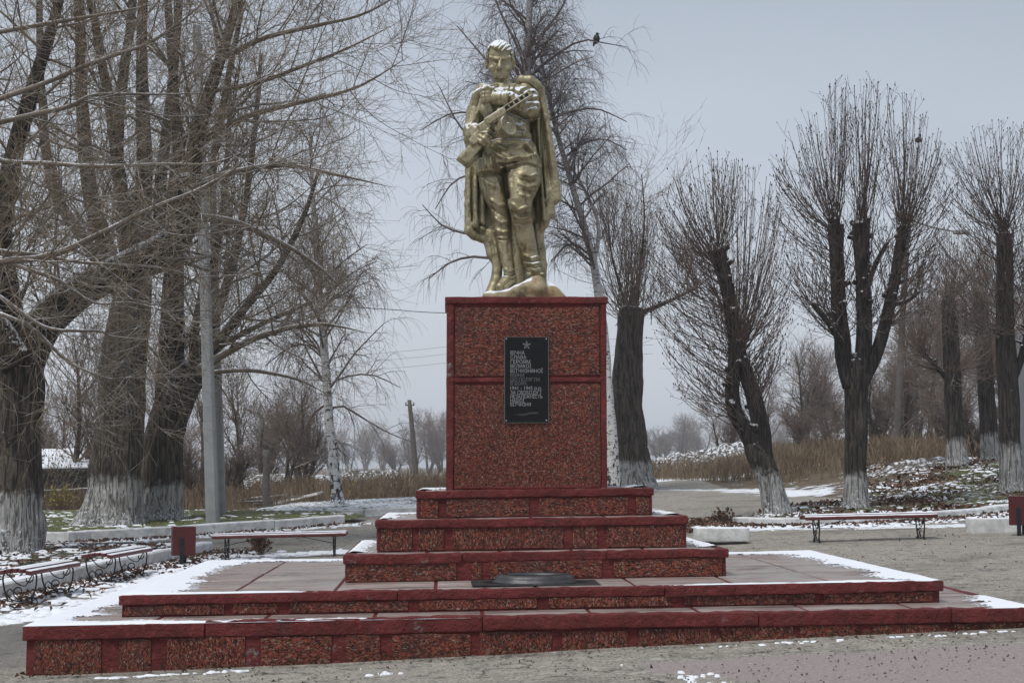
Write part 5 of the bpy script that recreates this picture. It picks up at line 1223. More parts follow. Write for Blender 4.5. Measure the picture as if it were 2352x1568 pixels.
# ---- birches with hanging twigs
def birch(name, label, foot, stems, rng, branches=(), nb=11, bl=2.6, cat='tree', lo=.35):
    T = Tree(name, foot, label, 'birches'); lim = []
    for k, (p, r) in enumerate(stems):
        mb = MB(); lim.append(limb_mesh(mb, p, r, 12, .03, .12, .3 if k == 0 else 0, k + 5)); T.part('trunk' if k == 0 else 'stem', mb, M['birch'])
    P, R = many(lim, 16); ln = np.linalg.norm(np.diff(P, axis=1), axis=2).sum(1)
    A, Ar = spawn(P, R, np.maximum(4, ln * nb / 4).astype(int), lo, 1, bl, (35, 70), rng, 8, .18, -.25, .09, .42, .012, .045, .3, .45)
    if len(branches):
        bp, br = many([(np.asarray(p), np.asarray(r)) for p, r in branches], 8); A = np.concatenate([A, bp]); Ar = np.concatenate([Ar, br])
    B2, Br = spawn(A, Ar, 9, .15, 1, .95, (25, 65), rng, 6, 0, -.5, .10, .55, .007, .014, .4)
    C2, Cr = spawn(np.concatenate([A, B2[:, ::1][:, [0, 1, 2, 3, 4, 5, 5, 5]]]) if False else B2, Br, 6, .15, 1, .75, (25, 75), rng, 5, -.25, -1.7, .06, .7, .0048, .0065, .6)
    b1 = MB(); b1.add(*tubes(A, Ar, 5)); T.part('branches', b1, M['twig_birch'], True)
    b2 = MB(); b2.add(*tubes(B2, Br, 3)); b2.add(*tubes(C2, Cr, 3)); T.part('crown', b2, M['twig_birch'], True)
    return T
D = 45.5; f = foot_at(780, D, .14); tr = px([(780, 1170), (768, 1080), (756, 960), (748, 850), (740, 740), (734, 660), (724, 540), (716, 400), (712, 300)], D); tr[0] = f - (0, 0, .1)
br1 = [(px([(748, 960), (775, 930), (810, 945), (850, 970), (905, 1000), (950, 1015)], D), [.05, .045, .038, .03, .02, .01]), (px([(746, 930), (720, 950), (700, 990), (690, 1030)], D), [.045, .036, .028, .015]), (px([(742, 900), (780, 870), (850, 860), (920, 890)], D), [.045, .036, .026, .012]), (px([(740, 820), (700, 790), (660, 800), (610, 840)], D), [.04, .034, .026, .012]), (px([(752, 970), (770, 1020), (800, 1050)], D), [.04, .03, .015])]
birch('birch_tree', 'slender white-barked birch standing on the snowy lawn', f, [(tr, [.21, .17, .15, .14, .125, .115, .09, .06, .04])], rg, br1, 16, 2.8, lo=.3)
D = 47; f = foot_at(1408, D, 0); tr = px([(1408, 1125), (1402, 1000), (1392, 850), (1378, 700), (1362, 600), (1330, 480), (1292, 350), (1266, 250), (1240, 120)], D); tr[0] = f - (0, 0, .1)
st2 = px([(1364, 610), (1375, 520), (1340, 430), (1300, 370)], D)
br2 = [(px([(1362, 590), (1310, 560), (1265, 600)], D), [.05, .04, .02]), (px([(1300, 360), (1340, 330), (1390, 320), (1440, 345)], D), [.045, .035, .025, .012]), (px([(1280, 290), (1310, 265), (1340, 240), (1342, 232)], D), [.03, .025, .015, .012])]
birch('birch_tree', 'birch leaning up behind the pedestal beside the cut-off trunk', f, [(tr, [.26, .23, .19, .15, .125, .105, .085, .065, .04]), (st2, [.08, .065, .05, .03])], rg, br2, 11, 2.5, lo=.45)
D = 46; f = foot_at(1222, D, 0); tr = px([(1222, 1125), (1220, 900), (1216, 640), (1212, 420), (1210, 260), (1211, 140), (1216, 20), (1220, -120)], D); tr[0] = f - (0, 0, .1)
CROW_BR = px([(1216, 180), (1245, 150), (1290, 118), (1335, 92), (1370, 96), (1405, 102), (1440, 108)], D)
br3 = [(CROW_BR, [.06, .055, .048, .036, .028, .018, .01]), (px([(1212, 250), (1160, 190), (1110, 130), (1050, 60)], D), [.06, .05, .035, .018]), (px([(1212, 190), (1190, 110), (1150, 30), (1120, -60)], D), [.06, .05, .04, .02]), (px([(1214, 170), (1240, 90), (1290, 20), (1320, -60)], D), [.06, .05, .04, .02]),
       (px([(1213, 330), (1120, 270), (1040, 260), (965, 300)], D), [.055, .045, .03, .015]), (px([(1214, 620), (1110, 590), (1040, 600), (985, 640)], D), [.06, .05, .035, .015]), (px([(1216, 430), (1100, 400), (1040, 420), (1000, 480)], D), [.055, .045, .03, .015]),
       (px([(1216, 560), (1090, 540), (1020, 520), (970, 470)], D), [.055, .045, .03, .015]), (px([(1212, 300), (1300, 260), (1370, 250), (1440, 280)], D), [.055, .045, .03, .015]), (px([(1214, 380), (1100, 330), (1050, 280), (1010, 200)], D), [.055, .045, .03, .015])]
birch('birch_tree', 'tall birch rising behind the statue with a crow in its crown', f, [(tr, [.32, .28, .24, .20, .165, .13, .10, .06])], rg, br3, 13, 2.7, lo=.4)

# ---- smaller bare trees and bushes fading into the mist
def far_tree(seed, h, nst, spread, tw):
    r = np.random.default_rng(seed); st = []
    for k in range(nst):
        a = r.uniform(0, 2 * math.pi); b_ = np.array((math.cos(a), math.sin(a), 0)) * .12 * (nst > 1); d = np.array((math.cos(a) * spread, math.sin(a) * spread, 1.)); d /= np.linalg.norm(d); hh = h * r.uniform(.7, 1)
        P = [b_ + d * hh * t + r.normal(size=3) * .03 * hh * t for t in np.linspace(0, 1, 6)]; st.append((np.array(P), np.linspace(.045 * h ** .6, .012, 6)))
    P, R = many(st, 10); A, Ar = spawn(P, R, 16 if nst > 2 else 26, .18, 1, h * .33, (25, 60), r, 6, .25, .3, .10, .5, .012, .05, .35, .4)
    B2, Br = spawn(A, Ar, 8, .2, 1, h * .17, (25, 60), r, 5, .1, .2, .10, .6, .008, .014, .5); C2, Cr = spawn(B2, Br, 4, .2, 1, h * .09, (25, 60), r, 4, .05, .1, .1, .8, .007, .009, .6)
    m1 = MB(); m1.add(*tubes(P, R, 7)); m2 = MB()
    for x in ((A, Ar), (B2, Br), (C2, Cr)): m2.add(*tubes(*x, 3))
    t1 = m1.mesh('trunk'); t1.materials.append(M['limb']); t2 = m2.mesh('crown'); t2.materials.append(M[tw]); return t1, t2
protos = [far_tree(1, 5, 1, .1, 'twig_far'), far_tree(2, 4, 4, .35, 'twig_far'), far_tree(3, 3, 7, .5, 'twig_far'), far_tree(4, 6, 2, .2, 'twig_far')]
def place_far(k, pxx, D, sc, label, group, cat, name, seed=0):
    fo = foot_at(pxx, D) - (0, 0, .05); e = thing(name, fo, label, cat, group, rz=seed * 1.7); e.scale = (sc, sc, sc)
    for nm, me in zip(('trunk', 'crown'), protos[k]):
        o = bpy.data.objects.new(nm, me); link(o, e)
        if nm == 'crown': o['kind'] = 'stuff'
for i, (k, x, D, sc) in enumerate(((0, 560, 58, 1.0), (3, 655, 62, .85), (1, 700, 66, 1.05), (0, 470, 62, 1.1), (3, 180, 56, 1.1), (1, 130, 62, 1.2), (0, 350, 66, 1.1), (1, 600, 72, 1.15), (2, 520, 54, .7), (1, 440, 52, .75))):
    place_far(k, x, D, sc, 'bare tree in the thicket beyond the old trees', 'bare trees beyond the old tree lawn', 'tree', 'bare_tree', i)
for i, (k, x, D, sc) in enumerate(((3, 1840, 78, 1.0), (0, 1760, 84, .8), (3, 1905, 82, 1.0), (1, 2000, 74, 1.3), (3, 2060, 70, 1.05), (0, 2130, 68, 1.3), (3, 2230, 72, 1.35), (1, 2160, 62, 1.1), (0, 2300, 66, 1.4), (3, 2345, 70, 1.3), (1, 1660, 92, .95), (1, 2090, 84, 1.5), (1, 1950, 90, 1.3), (2, 1860, 64, .8), (2, 2240, 56, .8))):
    place_far(k, x, D, sc, 'brown bare tree in the thicket behind the dry weeds', 'bare trees beyond the leafy lawn', 'tree', 'bare_tree', i)
for i, (k, x, D, sc) in enumerate(((1, 840, 520, 4.2), (1, 805, 560, 3.6), (1, 880, 540, 3.5), (1, 985, 330, 3.4), (1, 950, 350, 2.9), (1, 1015, 320, 3.2), (2, 910, 300, 2.0), (1, 1560, 430, 3.6), (1, 1610, 470, 3.8), (2, 1520, 400, 3.2), (1, 1700, 450, 3.8), (1, 1790, 480, 4.2), (1, 760, 580, 4.0), (1, 620, 520, 4.2), (1, 700, 600, 4.6))):
    place_far(k, x, D, sc, 'pale bare tree fading into the mist far away', 'trees in the mist', 'tree', 'bare_tree', i)
# ------------------------------------------------------------------ benches
def spiral(cy, cz, r0, r1, a0, a1, n=18):
    t = np.linspace(0, 1, n); a = a0 + (a1 - a0) * t; r = r0 + (r1 - r0) * t
    return [(cy + r_ * math.cos(a_), cz + r_ * math.sin(a_)) for r_, a_ in zip(r, a)]
def bench(loc, rz, L, label, group, brace=True, flat=False):
    e = thing('bench', loc, label, 'bench', group, rz=rz)
    hw = .23
    # five rounded slats, the outer two set lower
    for k, (y, z, w_) in enumerate(((-.205, .428, .085), (-.105, .452, .075), (-.02, .456, .07), (.065, .452, .075), (.175, .430, .11))):
        V, F = rbox(-L / 2, L / 2, y - w_ / 2, y + w_ / 2, z - .042, z + .024, .5, .022); V = V.copy()
        V[:, 2] -= (V[:, 1] - y) * (y * .9); obj('slat', meshnp('slat', V, F), M['benchwood'], e)
    for sx in (-1, 1):
        x = sx * (L / 2 - .24); r = .0125
        def tb(pts, rr=r): return tube1([(x, p[0], p[1]) for p in pts], rr, 6, max(8, len(pts) * 2))
        mb = MB()
        mb.add(*tb([(-.22, .425), (-.205, .40), (-.225, .34), (-.215, .2), (-.17, .07), (-.165, -.02)]))
        mb.add(*tb([(.22, .425), (.215, .39), (.235, .33), (.215, .2), (.165, .06), (.16, -.02)]))
        mb.add(*tb([(-.23, .415), (0, .428), (.23, .415)], .010))
        mb.add(*tb([(-.19, .13), (-.12, .055), (0, .03), (.12, .055), (.19, .14)], .009))
        lg = mb.build('leg', M['iron'], e)
        mb = MB()
        s_ = spiral(-.105, .325, .012, .085, .3, -3.9) ; s_ = [(a, b) for a, b in s_]
        s_ += [(-.09, .245), (-.03, .232), (.05, .268), (.13, .345), (.20, .40)]
        mb.add(*tb(s_, .008)); s2 = spiral(.0, .155, .012, .10, -1.6, -8.1, 24); s2 = [(a + .01, b) for a, b in s2] + [(.13, .19), (.18, .12), (.165, .05)]
        mb.add(*tb(s2, .008)); mb.add(*tb(spiral(.205, .02, .035, .03, 2.6, -2.2, 10), .008)); mb.add(*tb(spiral(-.21, .02, .035, .03, .5, 5.2, 10), .008))
        mb.build('scroll', M['iron'], lg)
    if brace:
        for sx in (-1, 1):
            V, F = tube1([(sx * (L / 2 - .25), 0, .25), (sx * .22, 0, .415)], .006, 5); MB().add(V, F).build('brace', M['iron'], e)
    return e
def on(x, y, lift=0): return (x, y, float(gz(x, y)) + lift)
bench(on(-6.46, 19.65, .01), math.radians(90 - 4.2), 1.75, 'red slatted bench with scrolled iron legs, the one farther from the litter bin', 'benches around the square', False)
bench(on(-6.22, 22.65, .01), math.radians(90 - 4.0), 1.95, 'red slatted bench with scrolled iron legs next to the red litter bin', 'benches around the square', False)
a_, b_ = at(645, 1280, 26.6)[:2]; bench(on(a_, b_, .0), math.radians(2.2), 2.46, 'long red bench in front of the old tree lawn kerb', 'benches around the square')
a_, b_ = at(1996, 1240, 24.6)[:2]; e_ = bench(on(a_, b_, .0), math.radians(1.5), 2.28, 'long red bench in front of the leafy lawn', 'benches around the square')
for o in bpy.data.objects:
    if o.type == 'EMPTY' and o.name.startswith('bench') and o.location.y > 24: o.rotation_euler.y = math.radians(-1.2)

# ------------------------------------------------------------------ litter bins
def litter_bin(loc, rz, label):
    e = thing('litter_bin', loc, label, 'litter bin', 'litter bins', rz=rz)
    mb = MB()
    for a in ((-.20, .20, -.16, -.15, .16, .66), (-.20, .20, .15, .16, .16, .66), (-.20, -.19, -.15, .15, .16, .66), (.19, .20, -.15, .15, .16, .66), (-.19, .19, -.15, .15, .16, .175)): mb.add(*rbox(*a, .2, .003, .002, 3))
    bd = mb.build('box', M['binred'], e, False)
    for sx in (-1, 1):
        p = MB(); p.add(*rbox(-.035 + sx * .04, .035 + sx * .04, sx * .162 - .012, sx * .162 + .012, -.12, .47, .3, .004)); o = p.build('post', M['iron'], e, False)
        V, F = lathe([(.0001, .012), (.010, .010), (.014, 0)], 10); V = np.stack([V[:, 0] + sx * .04, sx * (.174 + V[:, 2]), V[:, 1] + .43], -1); obj('bolt', meshnp('bolt', V, F), M['iron'], o)
    return e
a_, b_ = at(420, 1302, 25.4)[:2]; litter_bin(on(a_, b_, .03), math.radians(18), 'dark red square litter bin on black posts by the whitewashed kerb end')
a_, b_ = at(2347, 1230, 24.8)[:2]; litter_bin(on(a_, b_, .03), math.radians(-20), 'dark red square litter bin beside the white kerb block')

# white blocks
a_, b_ = at(1657, 1250, 25.0)[:2]
cb_ = thing('concrete_block', on(a_, b_), 'whitewashed rectangular concrete block lying on the asphalt beside the steps', 'concrete block', rz=math.radians(3))
V, F = rbox(-.46, .46, -.20, .20, .055, .30, .12, .025, .010, 5); MB().add(V, F).build('block', M['kerb'], cb_)
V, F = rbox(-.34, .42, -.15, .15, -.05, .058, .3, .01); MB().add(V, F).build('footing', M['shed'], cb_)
a_, b_ = at(2300, 1226, 26.0)[:2]
V, F = rbox(-.62, .9, -.14, .14, -.1, .26, .12, .03, .010, 6); o = obj('kerb_block', meshnp('kerb_block', V, F), M['kerb']); o.location = on(a_, b_); o.rotation_euler.z = math.radians(5)
tag(o, 'loose whitewashed kerb block behind the litter bin', 'kerb block')

# ------------------------------------------------------------------ poles and wires
def pole(name, pts, r0, r1, mat, label, cat, square=True, group=None):
    P = px(pts, pts[0][2]); f = P[0].copy(); f[2] = gz(f[0], f[1]); P[0, 2] = f[2] - .3; P = P - f
    if square:
        T = P[-1] - P[0]; V = []
        for p, r in ((P[0], r0), (P[-1], r1)):
            c = r * .35
            for (x, y) in ((-r, -r + c), (-r + c, -r), (r - c, -r), (r, -r + c), (r, r - c), (r - c, r), (-r + c, r), (-r, r - c)): V.append(p + (x, y, 0))
        i = np.arange(8); j = (i + 1) % 8; F = [np.stack([i, j, j + 8, i + 8], -1), np.arange(8)[::-1][None], (np.arange(8) + 8)[None]]; me = meshnp(name, np.array(V), F, False)
    else: me = meshnp(name, *tube1(resample(P, 10), np.linspace(r0, r1, 10), 12))
    e = thing(name, f, label, cat, group); obj('shaft', me, mat, e); return e, f
pole('utility_pole', [(491, 1214, 37.0), (462, 380, 37.0), (452, 60, 37.0)], .165, .10, M['concrete'], 'light grey concrete pole standing on the old tree lawn', 'pole')
pole('utility_pole', [(509, 1190, 41.5), (487, 380, 41.5)], .135, .09, M['concrete'], 'second concrete pole half hidden behind the first one', 'pole')
e, f = pole('utility_pole', [(2352, 1120, 39.0), (2349, 760, 39.0)], .16, .12, M['concrete'], 'grey concrete pole behind the pollarded tree with a single trunk', 'pole')
e, f = pole('street_lamp', [(2057, 1052, 54.0), (2072, 760, 54.0), (2086, 490, 54.0)], .16, .10, M['wood_grey'], 'leaning dark wooden lamp pole with a curved arm among the trees', 'street lamp', False)
P = px([(2085, 500), (2110, 512), (2150, 524), (2196, 532)], 54.0) - f; MB().add(*tube1(P, .035, 8, 12)).build('arm', M['concrete'], e)
mb = MB(); q = P[-1]; mb.add(*rbox(q[0] - .1, q[0] + .5, q[1] - .12, q[1] + .12, q[2] - .1, q[2] + .06, .3, .04)); mb.build('lamp_head', M['concrete'], e)
e, f = pole('utility_pole', [(958, 1100, 92.0), (948, 1000, 92.0), (940, 918, 92.0)], .19, .13, M['wood_grey'], 'distant wooden utility pole fading in the mist beyond the birch', 'pole', False)
V, F = tube1([(-.3, 0, 0), (.3, 0, 0)], .045, 6); q = px([(941, 930)], 92)[0] - f; MB().add(V + q, F).build('crossarm', M['wood_grey'], e)
for k in (-.25, .25):
    V, F = lathe([(.05, 0), (.06, .07), (.03, .15), (.0001, .17)], 8); MB().add(V + q + (k, 0, .05), F).build('insulator', M['concrete'], e)
for (xx, yy, D, x2, y2, r_, lb) in ((612, 1140, 47, 612, 1032, .13, 'weathered broken-off wooden post in the thicket beyond the lawn'),):
    e, f = pole('wooden_post', [(xx, yy, D), (x2, y2, D)], r_, r_ * .85, M['wood_grey'], lb, 'post', False)
def wire(pts, D, r, label, grp=None):
    P = px(pts, D); me = meshnp('wire', *tube1(resample(P, 24), r, 4)); return tag(obj('wire', me, M['wire']), label, 'wire', grp)
wire([(560, 690, 40), (750, 702, 44), (900, 711, 47), (1040, 719, 50), (1400, 722, 56)], 48, .012, 'single dark cable running behind the pedestal top')
for k, y in enumerate((805, 822, 842)): wire([(700, y + 22, 92), (941, y, 92), (1100, y - 14, 92), (1500, y - 30, 92)], 92, .008, 'faint power line strung past the distant utility pole', 'power lines in the mist')

# ------------------------------------------------------------------ crow
c0 = CROW_BR[4] + (0, 0, .02)
cr = thing('crow', c0, 'black crow perched on a birch branch', 'bird'); cr.scale = (.85, .85, .85)
mb = MB(); P = np.array([(-.02, 0, -.10), (-.01, 0, -.02), (0, 0, .06), (.01, 0, .16), (.02, 0, .24), (.03, 0, .29)]); R = np.array([.04, .10, .135, .125, .07, .01])
mb.add(*tube1(P, R, 12, 16)); V, F = lathe([(.001, -.065), (.045, -.05), (.066, 0), (.05, .045), (.001, .065)], 12, (.03, 0, .28)); mb.add(V, F); mb.build('body', M['crow'], cr)
MB().add(*tube1([(.07, 0, .285), (.16, -.01, .27)], np.array([.025, .003]), 6)).build('beak', M['crow'], cr)
for s_ in (-1, 1):
    V, F = rbox(-.07, .05, s_ * .07 - .02, s_ * .07 + .02, -.12, .19, .06, .02); V[:, 0] += (V[:, 2] - .1) * .25 - .02; MB().add(V, F).build('wing', M['crow'], cr)
    MB().add(*tube1([(0, s_ * .03, -.02), (0, s_ * .03, .04)], .008, 5)).build('leg', M['crow'], cr)
V, F = rbox(-.09, -.02, -.045, .045, -.20, -.02, .06, .015); V[:, 0] += V[:, 2] * .3; MB().add(V, F).build('tail', M['crow'], cr)
# a small nest in the tall pollarded tree
q = at(2109, 322, 33); r6 = np.random.default_rng(3); nP = []
for k in range(140):
    d = norm(r6.normal(size=3)) * (.10, .10, .07) * r6.uniform(.6, 1); t_ = norm(np.cross(d, r6.normal(size=3))) * r6.uniform(.05, .10); nP.append([d - t_, d, d + t_])
nP = np.array(nP); me = meshnp('nest', *tubes(nP, np.full((140, 3), .004), 3)); nest = obj('bird_nest', me, M['twig_r']); nest.location = q; nest.scale = (.7, .7, .7); tag(nest, 'small dark bird nest of twigs in the tall pollarded tree', 'nest'); nest['kind'] = 'stuff'

# ------------------------------------------------------------------ shed and fence at the far left
sx_, sy_ = at(150, 1180, 55)[:2]; sz_ = float(gz(sx_, sy_))
sh = thing('shed', (sx_, sy_, sz_), 'low dark shed with a snow-covered sloping roof behind the old trees', 'shed', rz=math.radians(6))
V, F = rbox(-2.6, 2.6, 0, 3, -.3, 1.25, 1, .01); MB().add(V, F).build('wall', M['shed'], sh, False)
for k in range(26):
    V, F = rbox(-2.6 + .2 * k + .01, -2.6 + .2 * k + .19, -.025, -.003, -.2, 1.22, 2, .004); obj('plank', meshnp('plank', V, F, False), M['shed'], sh)
V = np.array([(-3, -.5, 1.22), (3, -.5, 1.30), (3, 3.4, 2.05), (-3, 3.4, 1.95), (-3, -.5, 1.30), (3, -.5, 1.38), (3, 3.4, 2.13), (-3, 3.4, 2.03)])
F = np.array([(0, 3, 2, 1), (4, 5, 6, 7), (0, 1, 5, 4), (1, 2, 6, 5), (2, 3, 7, 6), (3, 0, 4, 7)]); ro = obj('roof', meshnp('roof', V, F, False), M['shed'], sh)
def f_roof(X, Y): return .18 + 0 * X
V = np.array([(-2.95, -.45, 1.31), (2.95, -.45, 1.39), (2.95, 3.35, 2.14), (-2.95, 3.35, 2.04), (-2.95, -.45, 1.37), (2.95, -.45, 1.45), (2.95, 3.35, 2.22), (-2.95, 3.35, 2.11)]); obj('snow', meshnp('snow', V, F, False), M['snow'], ro)
fx, fy = at(150, 1195, 50)[:2]; fz = float(gz(fx, fy)); fe = thing('rail_fence', (fx, fy, fz), 'rickety rail fence with dark posts in front of the shed', 'fence')
for k in range(5):
    V, F = tube1([(-2.4 + k * 1.2, 0, -.3), (-2.38 + k * 1.2, 0, .95)], .05, 7); MB().add(V, F).build('post', M['shed'], fe)
MB().add(*tube1(resample([(-2.6, -.06, .72), (-.5, -.06, .66), (1, -.06, .74), (2.6, -.06, .78)], 12), .035, 6)).build('rail', M['wood_grey'], fe)

# timber pile left of the pedestal
tx, ty = at(685, 1152, 50)[:2]; te = thing('timber_pile', (tx, ty, float(gz(tx, ty))), 'pile of grey boards with snow on top in the weeds', 'timber pile')
r7 = np.random.default_rng(6)
for k in range(7):
    V, F = rbox(-.8, .8, -.075, .075, 0, .045, .5, .005); V = V @ np.array(Matrix.Rotation(-.22, 3, 'Y')).T; V = V @ np.array(Matrix.Rotation(r7.uniform(-.06, .06) - .15, 3, 'Z')).T
    V += (r7.uniform(-.05, .05), -.45 + k * .16, .22 + .012 * k); obj('board', meshnp('board', V, F, False), M['kerb'], te)
for k in range(14):
    a = r7.uniform(-.5, .5); c = np.array((r7.uniform(-1.6, -.2), r7.uniform(-.6, .4), r7.uniform(.0, .35))); d = np.array((math.cos(a), math.sin(a) * .6, r7.uniform(-.1, .15))) * r7.uniform(.4, .9)
    MB().add(*tube1([c - d, c + d], r7.uniform(.02, .045), 6)).build('branch', M['wood_grey'], te)

# snow-covered rubble mound beyond the road
def mound(pxx, pyy, D, rx, ry, h, label, seed):
    c = at(pxx, pyy, D); n = 60; X, Y = np.meshgrid(np.linspace(-1, 1, n), np.linspace(-1, 1, n), indexing='ij'); R = np.hypot(X, Y)
    nz = fbm(np.stack([X * 3 + seed, Y * 3, 0 * X], -1), 4, seed); Z = h * np.clip(1 - R ** 1.6, -.2, 1) * (.45 + nz * 1.1)
    x, y = c[0] + X * rx, c[1] + Y * ry; I = np.arange(n * n).reshape(n, n)
    me = meshnp('mound', np.stack([x, y, gz(x, y) + Z - .06], -1).reshape(-1, 3), np.stack([I[:-1, :-1], I[1:, :-1], I[1:, 1:], I[:-1, 1:]], -1).reshape(-1, 4))
    tag(obj('snow_mound', me, M['lawn_snowy2']), label, kind='structure')
M['lawn_snowy2'] = lawn_mat('mound_snow', (.13, .105, .07), -.2, .035)
mound(1665, 1068, 74, 2.6, 2.0, 1.45, 'snow-covered rubble mound beyond the road', 3)
mound(1560, 1080, 82, 4.5, 2.5, 1.2, 'low snowy bank beyond the road', 5)
mound(1960, 1056, 84, 5, 3, 1.8, 'snowy bank in the thicket behind the weeds', 7)
mound(2330, 1030, 64, 3.5, 3, 1.4, 'snowy bank behind the pollarded trees', 8)
mound(850, 1105, 84, 4, 2.5, 1.0, 'snowy bank beyond the weeds near the birch', 9)
mound(600, 1110, 70, 9, 2.5, .9, 'long snowy bank beyond the old tree lawn', 10)
mound(2110, 1095, 46, 2.2, 1.4, .35, 'heap of leaves and snow on the bank', 12)

# ------------------------------------------------------------------ weeds, grass, leaves, crumbs of snow
def scatter_poly(P, n, rng, clump=0):
    P = np.array(P, float); lo, hi = P.min(0), P.max(0); out = np.zeros((0, 2))
    while len(out) < n:
        q = rng.uniform(lo, hi, (n * 2, 2)); k = in_poly(q[:, 0], q[:, 1], P)
        if clump: k &= fbm(np.concatenate([q * clump, np.zeros((len(q), 1))], 1), 3, 4) > rng.uniform(.30, .62, len(q))
        out = np.concatenate([out, q[k]])
    return out[:n]
def gpts(xy, lift=0): return np.concatenate([xy, (gz(xy[:, 0], xy[:, 1]) + lift)[:, None]], 1)
def weeds(name, P, n, h, label, rng, mat='weed', wd=.012, clump=.55, lift=0., K=3, lean=.22):
    b = gpts(scatter_poly(P, n, rng, clump), lift); hh = h * rng.uniform(.45, 1.15, n) * (.6 + .8 * fbm(b * .4, 2, 9)); d = norm(np.concatenate([rng.normal(size=(n, 2)) * lean, np.ones((n, 1))], 1)); pts = [b - (0, 0, .05)]
    for k in range(K - 1): pts.append(pts[-1] + d * (hh / (K - 1))[:, None]); d = norm(d + rng.normal(size=(n, 3)) * .12 * (1, 1, 0))
    if h < .3:
        a = rng.uniform(0, math.pi, n); u = np.stack([np.cos(a), np.sin(a), 0 * a], -1) * wd * .7; V = np.stack([pts[0] - u, pts[0] + u, pts[1] + u * .8, pts[-1] + d * .02, pts[1] - u * .8], 1); i = np.arange(n)[:, None] * 5
        return tag(obj(name, meshnp(name, V.reshape(-1, 3), [i + (0, 1, 2, 4), i + (4, 2, 3)]), M[mat]), label, kind='stuff')
    S = np.stack(pts, 1); R = np.full((n, K), wd * .5) * np.linspace(1, .5, K); mb = MB()
    def ribbons(S, R):
        m_, k_, _ = S.shape; a = rng.uniform(0, math.pi, m_); u = np.stack([np.cos(a), np.sin(a), 0 * a], -1)[:, None] * R[..., None] * 1.3; V = np.stack([S - u, S + u], 2).reshape(-1, 3); I = np.arange(m_ * k_ * 2).reshape(m_, k_, 2)
        return V, np.stack([I[:, :-1, 0], I[:, :-1, 1], I[:, 1:, 1], I[:, 1:, 0]], -1).reshape(-1, 4)
    mb.add(*ribbons(S, R))
    if h > .3:
        B2, Br = spawn(S, R, 2, .35, 1, h * .25, (20, 50), rng, 3, .2, .2, .1, .8, wd * .35, wd, .5); mb.add(*ribbons(B2, Br))
    return tag(mb.build(name, M[mat], None), label, kind='stuff')
rw = np.random.default_rng(17)
weeds('dry_weeds', [(-15, 52), (-1.5, 50.5), (.6, 51), (.5, 60), (-16, 62)], 6000, .85, 'tall dry brown weeds beyond the snowy lawn', rw, wd=.018)
weeds('dry_weeds', [(-18, 46.8), (-9.5, 45.5), (-5.6, 50), (-7, 54), (-18, 53)], 2400, .7, 'dry weeds and brush beyond the old tree lawn', rw, wd=.016)
weeds('dry_weeds', [(4.5, 63.5), (7.2, 60), (9.2, 52), (11.2, 47.5), (13.2, 47), (17, 52), (26, 54), (26, 72), (5, 76)], 11000, .9, 'broad band of dry brown weeds beyond the road', rw, wd=.022)
weeds('dry_weeds', [(-17, 48), (-11.5, 46.8), (-11, 49.5), (-17, 51)], 700, .9, 'russet dead grass tuft beside the fence', rw, wd=.016)
gl = lambda P, s: [tuple(np.mean(P, 0) + (np.array(p) - np.mean(P, 0)) * s) for p in P]
weeds('grass_blades', gl(LAWN_A, .96), 26000, .085, 'short green grass on the old tree lawn', rw, 'grass', .012, .5, .19, 3, .5)
weeds('grass_blades', gl(LAWN_R, .95), 16000, .085, 'short grass on the leafy lawn', rw, 'grass', .012, .5, .13, 3, .5)
weeds('grass_blades', gl(LAWN_B, .94), 6000, .07, 'sparse grass in the soil bed', rw, 'grass', .010, .6, .13, 3, .5)
weeds('grass_blades', gl(LAWN_C, .94), 3500, .07, 'sparse grass on the snowy lawn', rw, 'grass', .012, .5, .15, 3, .5)
def along(P, n, wdt, rng, side=0):
    Q = resample([(x, y, 0) for x, y in P], 200); t = rng.uniform(0, 199, n); i = np.minimum(t.astype(int), 198); f = (t - i)[:, None]; q = Q[i, :2] * (1 - f) + Q[i + 1, :2] * f; T = norm(Q[i + 1] - Q[i]); N2 = np.stack([-T[:, 1], T[:, 0]], -1)
    return q + N2 * (np.abs(rng.normal(size=n)) * wdt * side + (rng.normal(size=n) * wdt * (side == 0)) + side * .14)[:, None]
def leaves(xy, lift, label, rng, size=.055, mat='leaf'):
    n = len(xy); b = gpts(xy, 0); b[:, 2] += lift if np.isscalar(lift) else lift; a = rng.uniform(0, 2 * math.pi, n); u = np.stack([np.cos(a), np.sin(a), rng.normal(size=n) * .45], -1); v = np.stack([-np.sin(a), np.cos(a), rng.normal(size=n) * .45], -1)
    s = (size * rng.uniform(.5, 1.25, n))[:, None]; c = b + (0, 0, .02) + rng.uniform(0, .03, (n, 1)) * (0, 0, 1); up = np.array((0, 0, .018))
    V = np.stack([c - u * s, c - v * s * .55 + up * rng.uniform(0, 1.5, (n, 1)), c + u * s, c + v * s * .55 + up * rng.uniform(0, 1.5, (n, 1))], 1)
    i = np.arange(n)[:, None] * 4; F = np.concatenate([i + (0, 1, 2), i + (0, 2, 3)]); return tag(obj('leaf_litter', meshnp('leaf_litter', V.reshape(-1, 3), F, False), M[mat]), label, kind='stuff')
